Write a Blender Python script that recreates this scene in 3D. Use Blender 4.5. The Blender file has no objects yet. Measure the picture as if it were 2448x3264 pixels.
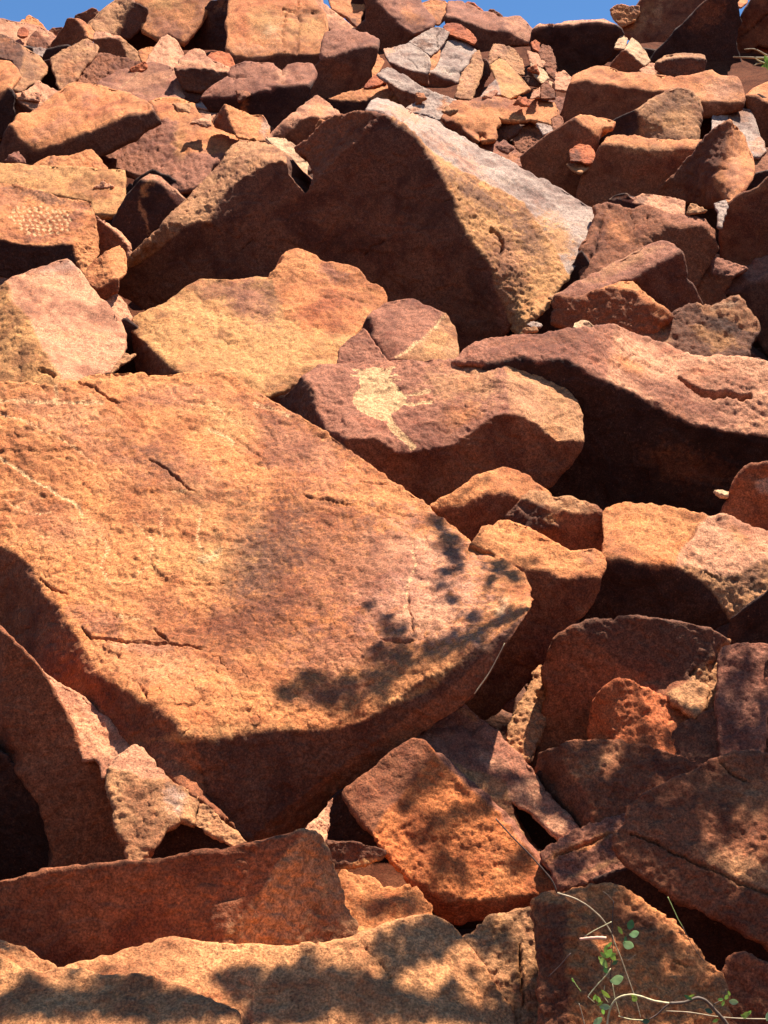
import bpy, math, random
import numpy as np
from mathutils import Vector, geometry

# ------------------------------------------------------------------ camera
SC = bpy.context.scene
CAM_Z = 1.6
PITCH = math.radians(8.0)
VFOV = math.radians(40.0)
W, H = 2448.0, 3264.0
FPX = (H/2)/math.tan(VFOV/2)
cam_d = bpy.data.cameras.new('camera'); cam = bpy.data.objects.new('camera', cam_d)
SC.collection.objects.link(cam)
cam.location = (0, 0, CAM_Z); cam.rotation_euler = (math.radians(90)+PITCH, 0, 0)
cam_d.sensor_fit = 'VERTICAL'; cam_d.sensor_height = 24.0
cam_d.lens = 12.0/math.tan(VFOV/2)
cam_d.clip_start = 0.05; cam_d.clip_end = 4000
SC.camera = cam
SC.render.resolution_x = 768; SC.render.resolution_y = 1024

# ------------------------------------------------------------------ light
SUN = np.array([0.27, 0.13, 0.95]); SUN /= np.linalg.norm(SUN)
SUN_EL = math.asin(SUN[2]); SUN_AZ = math.atan2(SUN[0], SUN[1])
world = bpy.data.worlds.new('World'); SC.world = world; world.use_nodes = True
wn = world.node_tree; bg = wn.nodes['Background']
sky = wn.nodes.new('ShaderNodeTexSky'); sky.sky_type = 'NISHITA'; sky.sun_disc = False
sky.sun_elevation = SUN_EL; sky.sun_rotation = SUN_AZ
sky.air_density = 1.0; sky.dust_density = 0.0; sky.ozone_density = 4.0; sky.altitude = 500
hs = wn.nodes.new('ShaderNodeHueSaturation'); hs.inputs['Saturation'].default_value = 1.16
wn.links.new(sky.outputs[0], hs.inputs['Color']); wn.links.new(hs.outputs[0], bg.inputs[0]); bg.inputs[1].default_value = 0.062
sd = bpy.data.lights.new('sun', 'SUN'); sd.energy = 5.0; sd.angle = math.radians(0.53)
sd.color = (1.0, 0.93, 0.81)
so = bpy.data.objects.new('sun', sd); SC.collection.objects.link(so)
so.rotation_euler = Vector(SUN).to_track_quat('Z', 'Y').to_euler(); so.location = (5, 0, 20)
SC.view_settings.view_transform = 'Standard'; SC.view_settings.look = 'None'
SC.view_settings.exposure = 1.40; SC.view_settings.gamma = 1.0
SC.render.film_transparent = False
try: SC.cycles.max_bounces = 6; SC.cycles.diffuse_bounces = 4
except Exception: pass

rng = np.random.default_rng(7)
cp, sp = math.cos(PITCH), math.sin(PITCH)
EYE = np.array([0, 0, CAM_Z])
def rays(px):
    """photo pixels (native) -> ray directions with unit forward component"""
    px = np.atleast_2d(np.asarray(px, float))
    u = (px[:, 0]-W/2)/FPX; v = -(px[:, 1]-H/2)/FPX
    return np.stack([u, cp - v*sp, sp + v*cp], 1)
# hillside: a talus slope of 36 degrees
SLOPE = math.tan(math.radians(36)); Y0 = 3.5
def plane_depth(px):
    r = rays(px)
    # z = SLOPE*(y-Y0)  ;  CAM_Z + d*rz = SLOPE*(d*ry - Y0)
    den = SLOPE*r[:, 1]-r[:, 2]
    return (CAM_Z+SLOPE*Y0)/np.maximum(den, 0.12)

# ------------------------------------------------------------------ noise
_perm = np.random.default_rng(3).permutation(256); _perm = np.concatenate([_perm, _perm])
_g = np.random.default_rng(4).normal(size=(256, 3)); _g /= np.linalg.norm(_g, axis=1)[:, None]
def perlin(p):
    i = np.floor(p).astype(np.int64); f = p-i; i &= 255
    w = f*f*f*(f*(f*6-15)+10); out = np.zeros(len(p))
    for dx in (0, 1):
        wx = w[:, 0] if dx else 1-w[:, 0]
        for dy in (0, 1):
            wy = w[:, 1] if dy else 1-w[:, 1]
            for dz in (0, 1):
                wz = w[:, 2] if dz else 1-w[:, 2]
                h = _perm[_perm[_perm[(i[:, 0]+dx) & 255]+((i[:, 1]+dy) & 255)]+((i[:, 2]+dz) & 255)]
                g = _g[h]
                out += wx*wy*wz*(g[:, 0]*(f[:, 0]-dx)+g[:, 1]*(f[:, 1]-dy)+g[:, 2]*(f[:, 2]-dz))
    return out*1.5
def fbm(p, o=3, gain=.5):
    s = np.zeros(len(p)); a = 1.
    for k in range(o):
        s += a*perlin(p*(2.03**k)+17.3*k); a *= gain
    return s
def ridged(p, o=3):
    s = np.zeros(len(p)); a = 1.
    for k in range(o):
        s += a*(1-2.2*np.abs(perlin(p*(2.1**k)+9.1*k))); a *= .5
    return s

# ------------------------------------------------------------------ materials
def new_mat(name):
    m = bpy.data.materials.new(name); m.use_nodes = True
    return m, m.node_tree, m.node_tree.nodes['Principled BSDF']
def N(t, typ, **kw):
    n = t.nodes.new(typ)
    for k, v in kw.items():
        if k.startswith('i_'):
            key = k[2:]; key = int(key) if key.isdigit() else key.replace('_', ' ')
            n.inputs[key].default_value = v
        else: setattr(n, k, v)
    return n
def ramp(t, src, a, b, lo=0., hi=1.):
    n = N(t, 'ShaderNodeMapRange', interpolation_type='SMOOTHSTEP')
    n.inputs[1].default_value = a; n.inputs[2].default_value = b
    n.inputs[3].default_value = lo; n.inputs[4].default_value = hi
    t.links.new(src, n.inputs[0]); return n.outputs[0]
def mixc(t, fac, a, b, mode='MIX'):
    n = N(t, 'ShaderNodeMix', data_type='RGBA', blend_type=mode)
    for s, v in ((n.inputs[0], fac), (n.inputs[6], a), (n.inputs[7], b)):
        if hasattr(v, 'is_linked'): t.links.new(v, s)
        elif isinstance(v, (int, float)): s.default_value = v
        else: s.default_value = (*v, 1)
    return n.outputs[2]
def mth(t, op, a, b=0., clamp=False):
    n = N(t, 'ShaderNodeMath', operation=op); n.use_clamp = clamp
    for s, v in ((n.inputs[0], a), (n.inputs[1], b)):
        if hasattr(v, 'is_linked'): t.links.new(v, s)
        else: s.default_value = v
    return n.outputs[0]

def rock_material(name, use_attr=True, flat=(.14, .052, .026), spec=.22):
    m, t, b = new_mat(name); L = t.links
    tc = N(t, 'ShaderNodeTexCoord'); oi = N(t, 'ShaderNodeObjectInfo')
    off = N(t, 'ShaderNodeVectorMath', operation='SCALE'); off.inputs[0].default_value = (37., 91., 53.)
    L.new(oi.outputs['Random'], off.inputs['Scale'])
    add = N(t, 'ShaderNodeVectorMath', operation='ADD')
    L.new(tc.outputs['Object'], add.inputs[0]); L.new(off.outputs[0], add.inputs[1])
    V = add.outputs[0]
    def noise(scale, detail=4, rough=.6, dist=0., vec=None):
        n = N(t, 'ShaderNodeTexNoise'); n.inputs['Scale'].default_value = scale
        n.inputs['Detail'].default_value = detail; n.inputs['Roughness'].default_value = rough
        n.inputs['Distortion'].default_value = dist; L.new(vec or V, n.inputs['Vector']); return n.outputs['Fac']
    if use_attr:
        at = N(t, 'ShaderNodeAttribute', attribute_name='tint'); base = at.outputs['Color']
        mk = N(t, 'ShaderNodeAttribute', attribute_name='mask'); sep = N(t, 'ShaderNodeSeparateColor')
        L.new(mk.outputs['Color'], sep.inputs[0]); rough_a, peck, crack_dark = sep.outputs[0], sep.outputs[1], sep.outputs[2]
    else:
        base = flat; rough_a, peck, crack_dark = 0.5, 0., 0.
    n1 = noise(2.2, 5, .62, .6); n2 = noise(9., 5, .65, .3); n3 = noise(42., 4, .7); n4 = noise(130., 3, .7)
    # desert varnish in broad patches, broken up by the finer noises
    v = mth(t, 'ADD', n1, mth(t, 'MULTIPLY', mth(t, 'SUBTRACT', n2, .5), .55))
    v = mth(t, 'ADD', v, mth(t, 'MULTIPLY', mth(t, 'SUBTRACT', n3, .5), .45))
    vf = ramp(t, v, .45, .66, 0., .85)
    c = mixc(t, vf, base, mixc(t, 1., base, (.50, .40, .40), 'MULTIPLY'))
    # ochre bloom
    n5 = noise(3.7, 5, .6, 1.)
    of = ramp(t, mth(t, 'ADD', n5, mth(t, 'MULTIPLY', mth(t, 'SUBTRACT', n3, .5), .4)), .52, .72, 0., .5)
    c = mixc(t, of, c, mixc(t, 1., c, (1.24, 1.14, .95), 'MULTIPLY'))
    n6 = noise(5.3, 4, .6, .5)
    rf = ramp(t, n6, .52, .75, 0., .45)
    c = mixc(t, rf, c, mixc(t, 1., c, (1.12, .78, .62), 'MULTIPLY'))
    # grain: pale crystals and dark pits
    g1 = ramp(t, n4, .37, .64, .62, 1.32); g2 = ramp(t, n3, .36, .66, .70, 1.28)
    gm = mth(t, 'MULTIPLY', g1, g2)
    cc = N(t, 'ShaderNodeCombineColor'); 
    for i in range(3): L.new(gm, cc.inputs[i])
    c = mixc(t, 1., c, cc.outputs[0], 'MULTIPLY')
    pit = N(t, 'ShaderNodeTexVoronoi'); pit.inputs['Scale'].default_value = 75.; L.new(V, pit.inputs['Vector'])
    pf = mth(t, 'MULTIPLY', ramp(t, pit.outputs['Distance'], .10, .30, 1., 0.), ramp(t, n2, .42, .62, .0, .75))
    c = mixc(t, pf, c, mixc(t, 1., c, (.42, .36, .36), 'MULTIPLY'))
    if use_attr:
        pk = ramp(t, mth(t, 'ADD', mth(t, 'ADD', peck, mth(t, 'MULTIPLY', mth(t, 'SUBTRACT', n4, .5), 1.7)), mth(t, 'MULTIPLY', mth(t, 'SUBTRACT', n3, .5), 1.3)), .30, .95, 0., 1.)
        c = mixc(t, mth(t, 'MULTIPLY', pk, .9), c, mixc(t, 1., (.55, .31, .14), cc.outputs[0], 'MULTIPLY'))
        c = mixc(t, crack_dark, c, mixc(t, 1., c, (.25, .2, .2), 'MULTIPLY'))  # darkens the colour along the cracks
    L.new(c, b.inputs['Base Color']); b.inputs['Roughness'].default_value = .88
    b.inputs['Specular IOR Level'].default_value = spec
    bh = mth(t, 'ADD', mth(t, 'MULTIPLY', n3, .014), mth(t, 'MULTIPLY', n4, .004))
    bh = mth(t, 'ADD', bh, mth(t, 'MULTIPLY', pf, -.0035))
    if use_attr:
        mus = noise(26., 6, .75, .4)
        bh = mth(t, 'ADD', bh, mth(t, 'MULTIPLY', mth(t, 'MULTIPLY', mus, rough_a), .024))
    bp = N(t, 'ShaderNodeBump'); bp.inputs['Strength'].default_value = .6; bp.inputs['Distance'].default_value = 1.
    L.new(bh, bp.inputs['Height']); L.new(bp.outputs[0], b.inputs['Normal'])
    return m
M_ROCK = rock_material('weathered_sandstone')
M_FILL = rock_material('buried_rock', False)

# ------------------------------------------------------------------ rocks
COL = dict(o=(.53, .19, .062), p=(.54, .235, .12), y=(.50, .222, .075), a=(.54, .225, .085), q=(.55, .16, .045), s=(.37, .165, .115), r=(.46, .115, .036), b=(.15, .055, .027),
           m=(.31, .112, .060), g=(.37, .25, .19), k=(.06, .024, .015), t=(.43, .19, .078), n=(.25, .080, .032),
           c=(.58, .34, .18))  # k and n also carry shade in the colour of facets turned from light
TX = {'0': 0, '1': 800, '2': 1548}
TY = {'a': 0, 'b': 500, 'c': 1050, 'd': 1650, 'e': 2200, 'f': 2664}
S = 1659/900.
def tile(t, pts):
    return np.asarray(pts, float)/S + np.array([TX[t[1]], TY[t[0]]])
K = 768/2448.                     # render pixels per native pixel
GROUP = 'boulders piled on the hillside'
FRONT = np.zeros((408, 306))      # deepest front surface placed so far at each coarse pixel
VISB = np.full((408, 306), 1e9)    # nearest surface, for the leaf shade
LOG = []
def seg_dist(P, A, B):
    d = B-A; t = np.clip(((P-A)@d)/max(d@d, 1e-9), 0, 1)
    return np.linalg.norm(P-(A+t[:, None]*d), axis=1)
def in_poly(P, poly):
    x, y = P[:, 0], P[:, 1]; ins = np.zeros(len(P), bool); n = len(poly)
    for i in range(n):
        x1, y1 = poly[i]; x2, y2 = poly[(i+1) % n]
        if y1 == y2: continue
        ins ^= ((y1 > y) != (y2 > y)) & (x < (x2-x1)*(y-y1)/(y2-y1)+x1)
    return ins
def bary_raster(px, tri, d):
    """max-depth raster (coarse 1/8 native) of a triangle mesh; returns list of (iy, ix, depth)"""
    out_i, out_d = [], []
    q = px/8.
    for t in tri:
        a, b, c = q[t]; x0, x1 = int(max(0, math.floor(min(a[0], b[0], c[0])))), int(min(305, math.ceil(max(a[0], b[0], c[0]))))
        y0, y1 = int(max(0, math.floor(min(a[1], b[1], c[1])))), int(min(407, math.ceil(max(a[1], b[1], c[1]))))
        if x1 < x0 or y1 < y0: continue
        den = (b[1]-c[1])*(a[0]-c[0])+(c[0]-b[0])*(a[1]-c[1])
        if abs(den) < 1e-9: continue
        X, Y = np.meshgrid(np.arange(x0, x1+1), np.arange(y0, y1+1))
        l1 = ((b[1]-c[1])*(X-c[0])+(c[0]-b[0])*(Y-c[1]))/den
        l2 = ((c[1]-a[1])*(X-c[0])+(a[0]-c[0])*(Y-c[1]))/den; l3 = 1-l1-l2
        m = (l1 >= 0) & (l2 >= 0) & (l3 >= 0)
        if m.any():
            iv = l1/d[t[0]]+l2/d[t[1]]+l3/d[t[2]]
            out_i.append(Y[m]*306+X[m]); out_d.append(1/iv[m])
    if not out_i: return np.zeros(0, int), np.zeros(0)
    return np.concatenate(out_i), np.concatenate(out_d)
def subdivide(tri, fid, *attrs):
    e = np.sort(np.concatenate([tri[:, [0, 1]], tri[:, [1, 2]], tri[:, [2, 0]]]), axis=1)
    n = len(attrs[0]); key = e[:, 0]*n+e[:, 1]
    uk, inv = np.unique(key, return_inverse=True); inv = inv.ravel()
    a, b = uk//n, uk % n; m = len(tri)
    mid = n+inv; m01, m12, m20 = mid[:m], mid[m:2*m], mid[2*m:]
    t = np.concatenate([np.stack([tri[:, 0], m01, m20], 1), np.stack([tri[:, 1], m12, m01], 1),
                        np.stack([tri[:, 2], m20, m12], 1), np.stack([m01, m12, m20], 1)])
    return (t, np.tile(fid, 4), *[np.concatenate([A, (A[a]+A[b])/2]) for A in attrs])
def edges_of(tri):
    e = np.sort(np.concatenate([tri[:, [0, 1]], tri[:, [1, 2]], tri[:, [2, 0]]]), axis=1)
    return np.unique(e, axis=0)
def smooth(P, E, it, lam=.5, mu=-.52):
    n = len(P); deg = np.bincount(E.ravel(), minlength=n).astype(float)[:, None]
    for k in range(it*2):
        s = np.stack([np.bincount(E[:, 0], P[E[:, 1], c], n)+np.bincount(E[:, 1], P[E[:, 0], c], n) for c in range(3)], 1)
        P = P+(lam if k % 2 == 0 else mu)*(s/deg-P)
    return P
def relax(P, E, it, lam=.5):
    n = len(P); deg = np.bincount(E.ravel(), minlength=n).astype(float)[:, None]
    for k in range(it):
        s = np.stack([np.bincount(E[:, 0], P[E[:, 1], c], n)+np.bincount(E[:, 1], P[E[:, 0], c], n) for c in range(3)], 1)
        P = P+lam*(s/deg-P)
    return P
def vnormals(P, tri):
    fn = np.cross(P[tri[:, 1]]-P[tri[:, 0]], P[tri[:, 2]]-P[tri[:, 0]]); n = len(P)
    vn = np.stack([sum(np.bincount(tri[:, k], fn[:, c], n) for k in range(3)) for c in range(3)], 1)
    return vn/np.maximum(np.linalg.norm(vn, axis=1)[:, None], 1e-12)
def mesh_obj(name, V, F, mat, tint=None, mask=None, origin=None):
    me = bpy.data.meshes.new(name); V = np.asarray(V, np.float32)
    o = bpy.data.objects.new(name, me)
    if origin is not None: V = V-np.asarray(origin, np.float32); o.location = [float(x) for x in origin]
    F = np.asarray(F, np.int32)
    me.vertices.add(len(V)); me.vertices.foreach_set('co', V.ravel())
    me.loops.add(F.size); me.loops.foreach_set('vertex_index', F.ravel())
    me.polygons.add(len(F)); me.polygons.foreach_set('loop_start', np.arange(0, F.size, 3, dtype=np.int32))
    me.update(calc_edges=True)
    me.polygons.foreach_set('use_smooth', np.ones(len(F), bool))
    for nm, a in (('tint', tint), ('mask', mask)):
        if a is not None:
            at = me.attributes.new(nm, 'FLOAT_COLOR', 'POINT')
            at.data.foreach_set('color', np.concatenate([a, np.ones((len(a), 1))], 1).astype(np.float32).ravel())
    me.materials.append(mat); SC.collection.objects.link(o); return o

def rk(name, label, t, verts, faces, blobs=(), marks=(), cracks=(), h=None, rnd=2, rough=1., kd=.97, thick=.6, snap=0, deep=1., glyph=()):
    """One boulder: visible outline and facets (photo px of a tile), each facet with the way it faces.
    faces: (indices, azimuth, elevation of normal, colour[, roughness])"""
    C = tile(t, verts); nC = len(C); r = rays(C)
    used = sorted({i for f in faces for i in f[0]})
    rows = []
    for f in faces:
        if t[0] == 'a' and 28 <= f[2] <= 44: f = (f[0], f[1], f[2]+7, *f[3:])
        idx, az, el = list(f[0]), math.radians(f[1]), math.radians(f[2])
        n = np.array([math.sin(az)*math.cos(el), -math.cos(az)*math.cos(el), math.sin(el)])
        v = r[idx].mean(0); v /= np.linalg.norm(v)
        c = -(n@v)
        if c < .36:                                   # a facet seen too edge-on to be drawn: turn it a little
            q = n+v*c; q /= max(np.linalg.norm(q), 1e-9); n = q*math.sqrt(1-.36**2)-v*.36
        m = len(idx)
        for k in range(m):
            for s in (1, max(2, m//3), max(2, m//2)):
                i, j = idx[k], idx[(k+s) % m]
                if i == j: continue
                row = np.zeros(nC); w = 1./max(np.linalg.norm(C[i]-C[j]), 12.)**.5*10
                row[i] += w*(n@r[i]); row[j] -= w*(n@r[j]); rows.append(row)
    A = np.array(rows); reg = np.eye(nC)*.02*np.sqrt(max(len(rows)/nC, 1))
    d = np.linalg.solve(A.T@A+reg.T@reg, reg.T@reg@np.ones(nC))
    d /= d[used].mean(); d = np.clip(d, .6, 1.6)
    k0 = kd/np.mean(d[used]/plane_depth(C[used])); d *= k0
    # -------- planar mesh in the picture, facets kept as creases
    q = C*K; area = 0.
    for f in faces:
        pp = q[list(f[0])]; area += abs(np.sum(pp[:, 0]*np.roll(pp[:, 1], -1)-pp[:, 1]*np.roll(pp[:, 0], -1)))/2
    if h is None: h = float(np.clip(math.sqrt(area)/9, 2.6, 7.))
    pts = [tuple(x) for x in q]; dep = list(1/d); E = []; seen = set()
    for f in faces:
        idx = list(f[0])
        for k in range(len(idx)):
            i, j = idx[k], idx[(k+1) % len(idx)]
            if (min(i, j), max(i, j)) in seen: continue
            seen.add((min(i, j), max(i, j))); L = np.linalg.norm(q[i]-q[j]); n = max(1, int(round(L/h)))
            prev = i
            nrm = np.array([-(q[j]-q[i])[1], (q[j]-q[i])[0]])/max(L, 1e-6)
            for s in range(1, n):
                a = s/n; off = min(.16*h, .05*L)*rng.normal()*min(1, 3*min(a, 1-a))
                pts.append(tuple(q[i]*(1-a)+q[j]*a+nrm*off)); dep.append((1/d[i])*(1-a)+(1/d[j])*a)
                E.append((prev, len(pts)-1)); prev = len(pts)-1
            E.append((prev, j))
    nfix = len(pts); P2 = np.array(pts)
    lo, hi = q[used].min(0), q[used].max(0)
    gx, gy = np.meshgrid(np.arange(lo[0], hi[0], h), np.arange(lo[1], hi[1], h*.87))
    gx = gx+(np.arange(gx.shape[0]) % 2)[:, None]*h*.5
    G = np.stack([gx.ravel(), gy.ravel()], 1)+rng.uniform(-.18, .18, (gx.size, 2))*h
    ins = np.zeros(len(G), bool); polys = [q[list(f[0])] for f in faces]
    for pl in polys: ins |= in_poly(G, pl)
    G = G[ins]
    if len(G):
        dm = np.full(len(G), 1e9)
        for a, b in E: dm = np.minimum(dm, seg_dist(G, P2[a], P2[b]))
        G = G[dm > .55*h]
    allp = [Vector(x) for x in pts]+[Vector(x) for x in G]
    V2, _, T, ov, _, _ = geometry.delaunay_2d_cdt(allp, E, [], 0, 1e-4)
    V2 = np.array([tuple(v) for v in V2]); T = np.array([f for f in T if len(f) == 3])
    cen = V2[T].mean(1); fid = np.full(len(T), -1)
    for k, pl in enumerate(polys): fid[(fid < 0) & in_poly(cen, pl)] = k
    T = T[fid >= 0]; fid = fid[fid >= 0]
    a2 = (V2[T[:, 1], 0]-V2[T[:, 0], 0])*(V2[T[:, 2], 1]-V2[T[:, 0], 1])-(V2[T[:, 1], 1]-V2[T[:, 0], 1])*(V2[T[:, 2], 0]-V2[T[:, 0], 0])
    keep = np.abs(a2) > 1e-6; T = T[keep]; fid = fid[keep]; a2 = a2[keep]
    T[a2 > 0] = T[a2 > 0][:, ::-1]
    uq, inv = np.unique(T.ravel(), return_inverse=True); T = inv.reshape(-1, 3); ov = [ov[i] for i in uq]; V2 = V2[uq]
    n = len(V2); inv_d = np.zeros(n); fixed = np.zeros(n, bool)
    for i, o in enumerate(ov):
        o = [x for x in o if x < nfix]
        if o: inv_d[i] = dep[o[0]]; fixed[i] = True
    Ed = edges_of(T)
    free = np.where(~fixed)[0]
    if len(free):
        loc = -np.ones(n, int); loc[free] = np.arange(len(free)); A = np.zeros((len(free),)*2); bb = np.zeros(len(free))
        for a, b in Ed:
            for x, y in ((a, b), (b, a)):
                if loc[x] >= 0:
                    A[loc[x], loc[x]] += 1
                    if loc[y] >= 0: A[loc[x], loc[y]] -= 1
                    else: bb[loc[x]] += inv_d[y]
        inv_d[free] = np.linalg.solve(A, bb)
    dd = 1/np.maximum(inv_d, 1e-3)
    # -------- stand behind everything already in front of it
    if order_push[0]:
        ii, di = bary_raster(V2/K, T, dd)
        m = FRONT.ravel()[ii] > 0
        if m.sum() > 3:
            ratio = FRONT.ravel()[ii][m]/di[m]
            kk = np.percentile(ratio, 96)*1.004
            if snap: kk = np.percentile(ratio, snap)
            elif kk < 1: kk = 1.
            kk *= deep; dd = dd*kk
            LOG.append((label, round(float(kk), 3)))
            di = di*kk
        np.maximum.at(FRONT.ravel(), ii, di); np.minimum.at(VISB.ravel(), ii, di)
    # -------- close it behind: sides, back, cap
    size = math.sqrt(area)/K/FPX*dd.mean(); th = size*thick
    dire = np.concatenate([T[:, [0, 1]], T[:, [1, 2]], T[:, [2, 0]]]); cnt = {}
    for a, b in dire: cnt[(min(a, b), max(a, b))] = cnt.get((min(a, b), max(a, b)), 0)+1
    bd = [(a, b) for a, b in dire if cnt[(min(a, b), max(a, b))] == 1]
    bv = sorted({x for e in bd for x in e}); bi = {v: i for i, v in enumerate(bv)}; nb = len(bv)
    c2 = V2.mean(0); P2n = V2/K; allpx = [P2n]; alld = [dd]; F = [T]; FI = [fid]
    fb = {}
    for f_, tt in zip(fid, T):
        for x in tt: fb[x] = f_
    rim_f = np.array([fb[v] for v in bv]); prev = np.array(bv); base = n
    for fr, sc in ((.07, .992), (.3, .95), (.65, .82), (1., .5)):
        px = (c2+(V2[bv]-c2)*sc)/K; allpx.append(px)
        dm_ = dd[bv]*(1-.5*fr)+dd.mean()*.5*fr
        alld.append(dm_+th*fr); cur = base+np.arange(nb)
        f = np.array([[prev[bi[b]], prev[bi[a]], cur[bi[a]], cur[bi[b]]] for a, b in bd])
        F.append(np.concatenate([f[:, [0, 1, 2]], f[:, [0, 2, 3]]])); ff = np.array([rim_f[bi[a]] for a, b in bd]); FI.append(np.tile(ff, 2))
        prev = cur; base += nb
    allpx.append((c2/K)[None]); alld.append(np.array([dd.mean()+th*1.1]))
    F.append(np.array([[prev[bi[b]], prev[bi[a]], base] for a, b in bd])); FI.append(np.array([rim_f[bi[a]] for a, b in bd]))
    PX = np.concatenate(allpx); D = np.concatenate(alld); T = np.concatenate(F); fid = np.concatenate(FI)
    P = EYE+rays(PX)*D[:, None]; front = np.zeros(len(P)); front[:n] = 1
    T, fid, P, PX, front = subdivide(T, fid, P, PX, front)
    E = edges_of(T); P = P if rnd < 3 else smooth(P, E, rnd-1, .5, -.46)
    T, fid, P, PX, front = subdivide(T, fid, P, PX, front)
    P = relax(P, edges_of(T), 1, .08 if rnd < 3 else .3)
    # -------- weathering relief
    rr = np.array([f[4] if len(f) > 4 else .3 for f in faces])[fid]; nv = len(P)
    cnt = sum(np.bincount(T[:, k], minlength=nv) for k in range(3)).astype(float)
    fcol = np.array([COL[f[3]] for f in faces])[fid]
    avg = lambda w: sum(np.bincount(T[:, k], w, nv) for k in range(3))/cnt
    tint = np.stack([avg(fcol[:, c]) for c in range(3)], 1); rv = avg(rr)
    vn = vnormals(P, T); sd = rng.uniform(0, 100, 3); Q = P+sd
    wl = float(np.clip(size, .25, 1.6)); 
    disp = .30*h*dd.mean()/(FPX*K)+.009*wl*fbm(Q*(1.6/wl), 2)+.004*fbm(Q*7, 2)
    tn = fbm(Q*(3.0/wl), 3)*2.6+perlin(Q*11)*.35; tf = tn-np.floor(tn)      # spalled ledges
    disp += (.0050 if name == 'largest_slab' else .0066)*wl**.6*(np.floor(tn)+np.clip((tf-.42)/.13, 0, 1))
    rg = .35+2.2*rv
    lay = perlin(Q*np.array([2.2, 2.2, 2.2])+3)
    disp += rg*rough*(.0038*fbm(Q*23, 2)+.0030*perlin(Q*62))
    disp += rv*rough*(.0038*np.clip(ridged(Q*np.array([11, 11, 24])+lay[:, None]*1.2, 3), -.35, 1.))
    mask = np.zeros((nv, 3)); mask[:, 0] = rv
    jit = np.stack([perlin(Q*24), perlin(Q*24+31)], 1)*7+np.stack([perlin(Q*8), perlin(Q*8+31)], 1)*16
    fr = front > .5
    pb13, pb45 = perlin(Q*13), perlin(Q*47)
    for bl in blobs:                                        # patches of varnish, lichen, fresh stone, or painted light and shade
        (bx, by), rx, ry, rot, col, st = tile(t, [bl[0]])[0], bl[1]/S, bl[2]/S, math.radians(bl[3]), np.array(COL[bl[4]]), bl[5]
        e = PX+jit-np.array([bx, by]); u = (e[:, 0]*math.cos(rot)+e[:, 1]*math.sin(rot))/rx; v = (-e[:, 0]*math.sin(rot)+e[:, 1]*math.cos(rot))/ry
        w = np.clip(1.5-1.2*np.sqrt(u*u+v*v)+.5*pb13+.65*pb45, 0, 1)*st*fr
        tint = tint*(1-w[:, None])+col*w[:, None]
    for mk in marks:                                        # pecked lines: (points, width, strength)
        pl = tile(t, mk[0]); dm = np.full(nv, 1e9)
        for a, b in zip(pl[:-1], pl[1:]): dm = np.minimum(dm, seg_dist(PX+jit*.45, a, b))
        mask[:, 1] = np.maximum(mask[:, 1], np.clip(1.5-dm/(mk[1]/S), 0, 1)*mk[2]*fr)
    for gl in glyph:                                        # pecked solid shapes: (outline, strength)
        pl = tile(t, gl[0]); w = in_poly(PX+jit*.16, pl)*gl[1]*fr
        mask[:, 1] = np.maximum(mask[:, 1], w)
    disp -= mask[:, 1]*.004
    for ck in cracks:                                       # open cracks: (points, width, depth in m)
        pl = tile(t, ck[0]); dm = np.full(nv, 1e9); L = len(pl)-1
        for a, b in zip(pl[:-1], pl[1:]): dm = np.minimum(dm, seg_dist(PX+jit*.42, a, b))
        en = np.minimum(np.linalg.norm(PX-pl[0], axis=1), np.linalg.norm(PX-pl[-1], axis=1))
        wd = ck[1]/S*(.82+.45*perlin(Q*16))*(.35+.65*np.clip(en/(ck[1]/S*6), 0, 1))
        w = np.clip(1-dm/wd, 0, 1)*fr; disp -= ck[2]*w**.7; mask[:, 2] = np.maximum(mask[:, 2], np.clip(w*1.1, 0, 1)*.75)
    P = P+vn*disp[:, None]
    org = P.mean(0); org[2] = P[:, 2].min()
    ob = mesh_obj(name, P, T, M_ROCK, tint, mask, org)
    ob['label'] = label; ob['category'] = 'boulder' if 'boulder' in name else 'rock'; ob['group'] = GROUP
    return ob
order_push = [True]
def F_(a, b): return list(range(a, b+1))
# ================================================================== the boulders, nearest first
rk('flat_boulder', 'tan foreground boulder at the bottom left corner, dappled with leaf shade', 'f0',
   [(-120,640),(0,715),(120,800),(240,818),(330,795),(500,802),(620,840),(850,842),(1050,885),(1200,950),(1340,1010),(1395,1060),(1400,1250),(-120,1250)],
   [(F_(0,13),-5,52,'a',.1)], rnd=4, kd=.93)
rk('small_boulder', 'low rounded stone wedged at the left edge above the bottom corner boulder', 'f0',
   [(-120,590),(0,630),(100,660),(180,690),(250,735),(325,785),(300,850),(200,900),(-120,850)], [(F_(0,8),0,50,'a',.1)], rnd=3, kd=.95)
rk('foreground_boulder', 'long smooth rounded boulder across the bottom, leaf shade on its top', 'f0',
   [(330,795),(380,768),(560,735),(680,700),(800,655),(1000,612),(1170,628),(1659,650),(2075,622),(2235,550),(2435,480),(2565,490),(2645,540),(2715,620),(2875,830),(3005,1000),(3060,1260),(2700,1260),(330,1260),(2150,900)],
   [([0,1,2,3,4,5,6,7,8,19,17,18],-3,52,'a',.1),([8,9,10,11,12,13,14,15,16,17,19],18,45,'a',.15)],
   cracks=[([(2115,632),(2200,720),(2300,830)],7,.012)], rnd=5, kd=.95)
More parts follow.
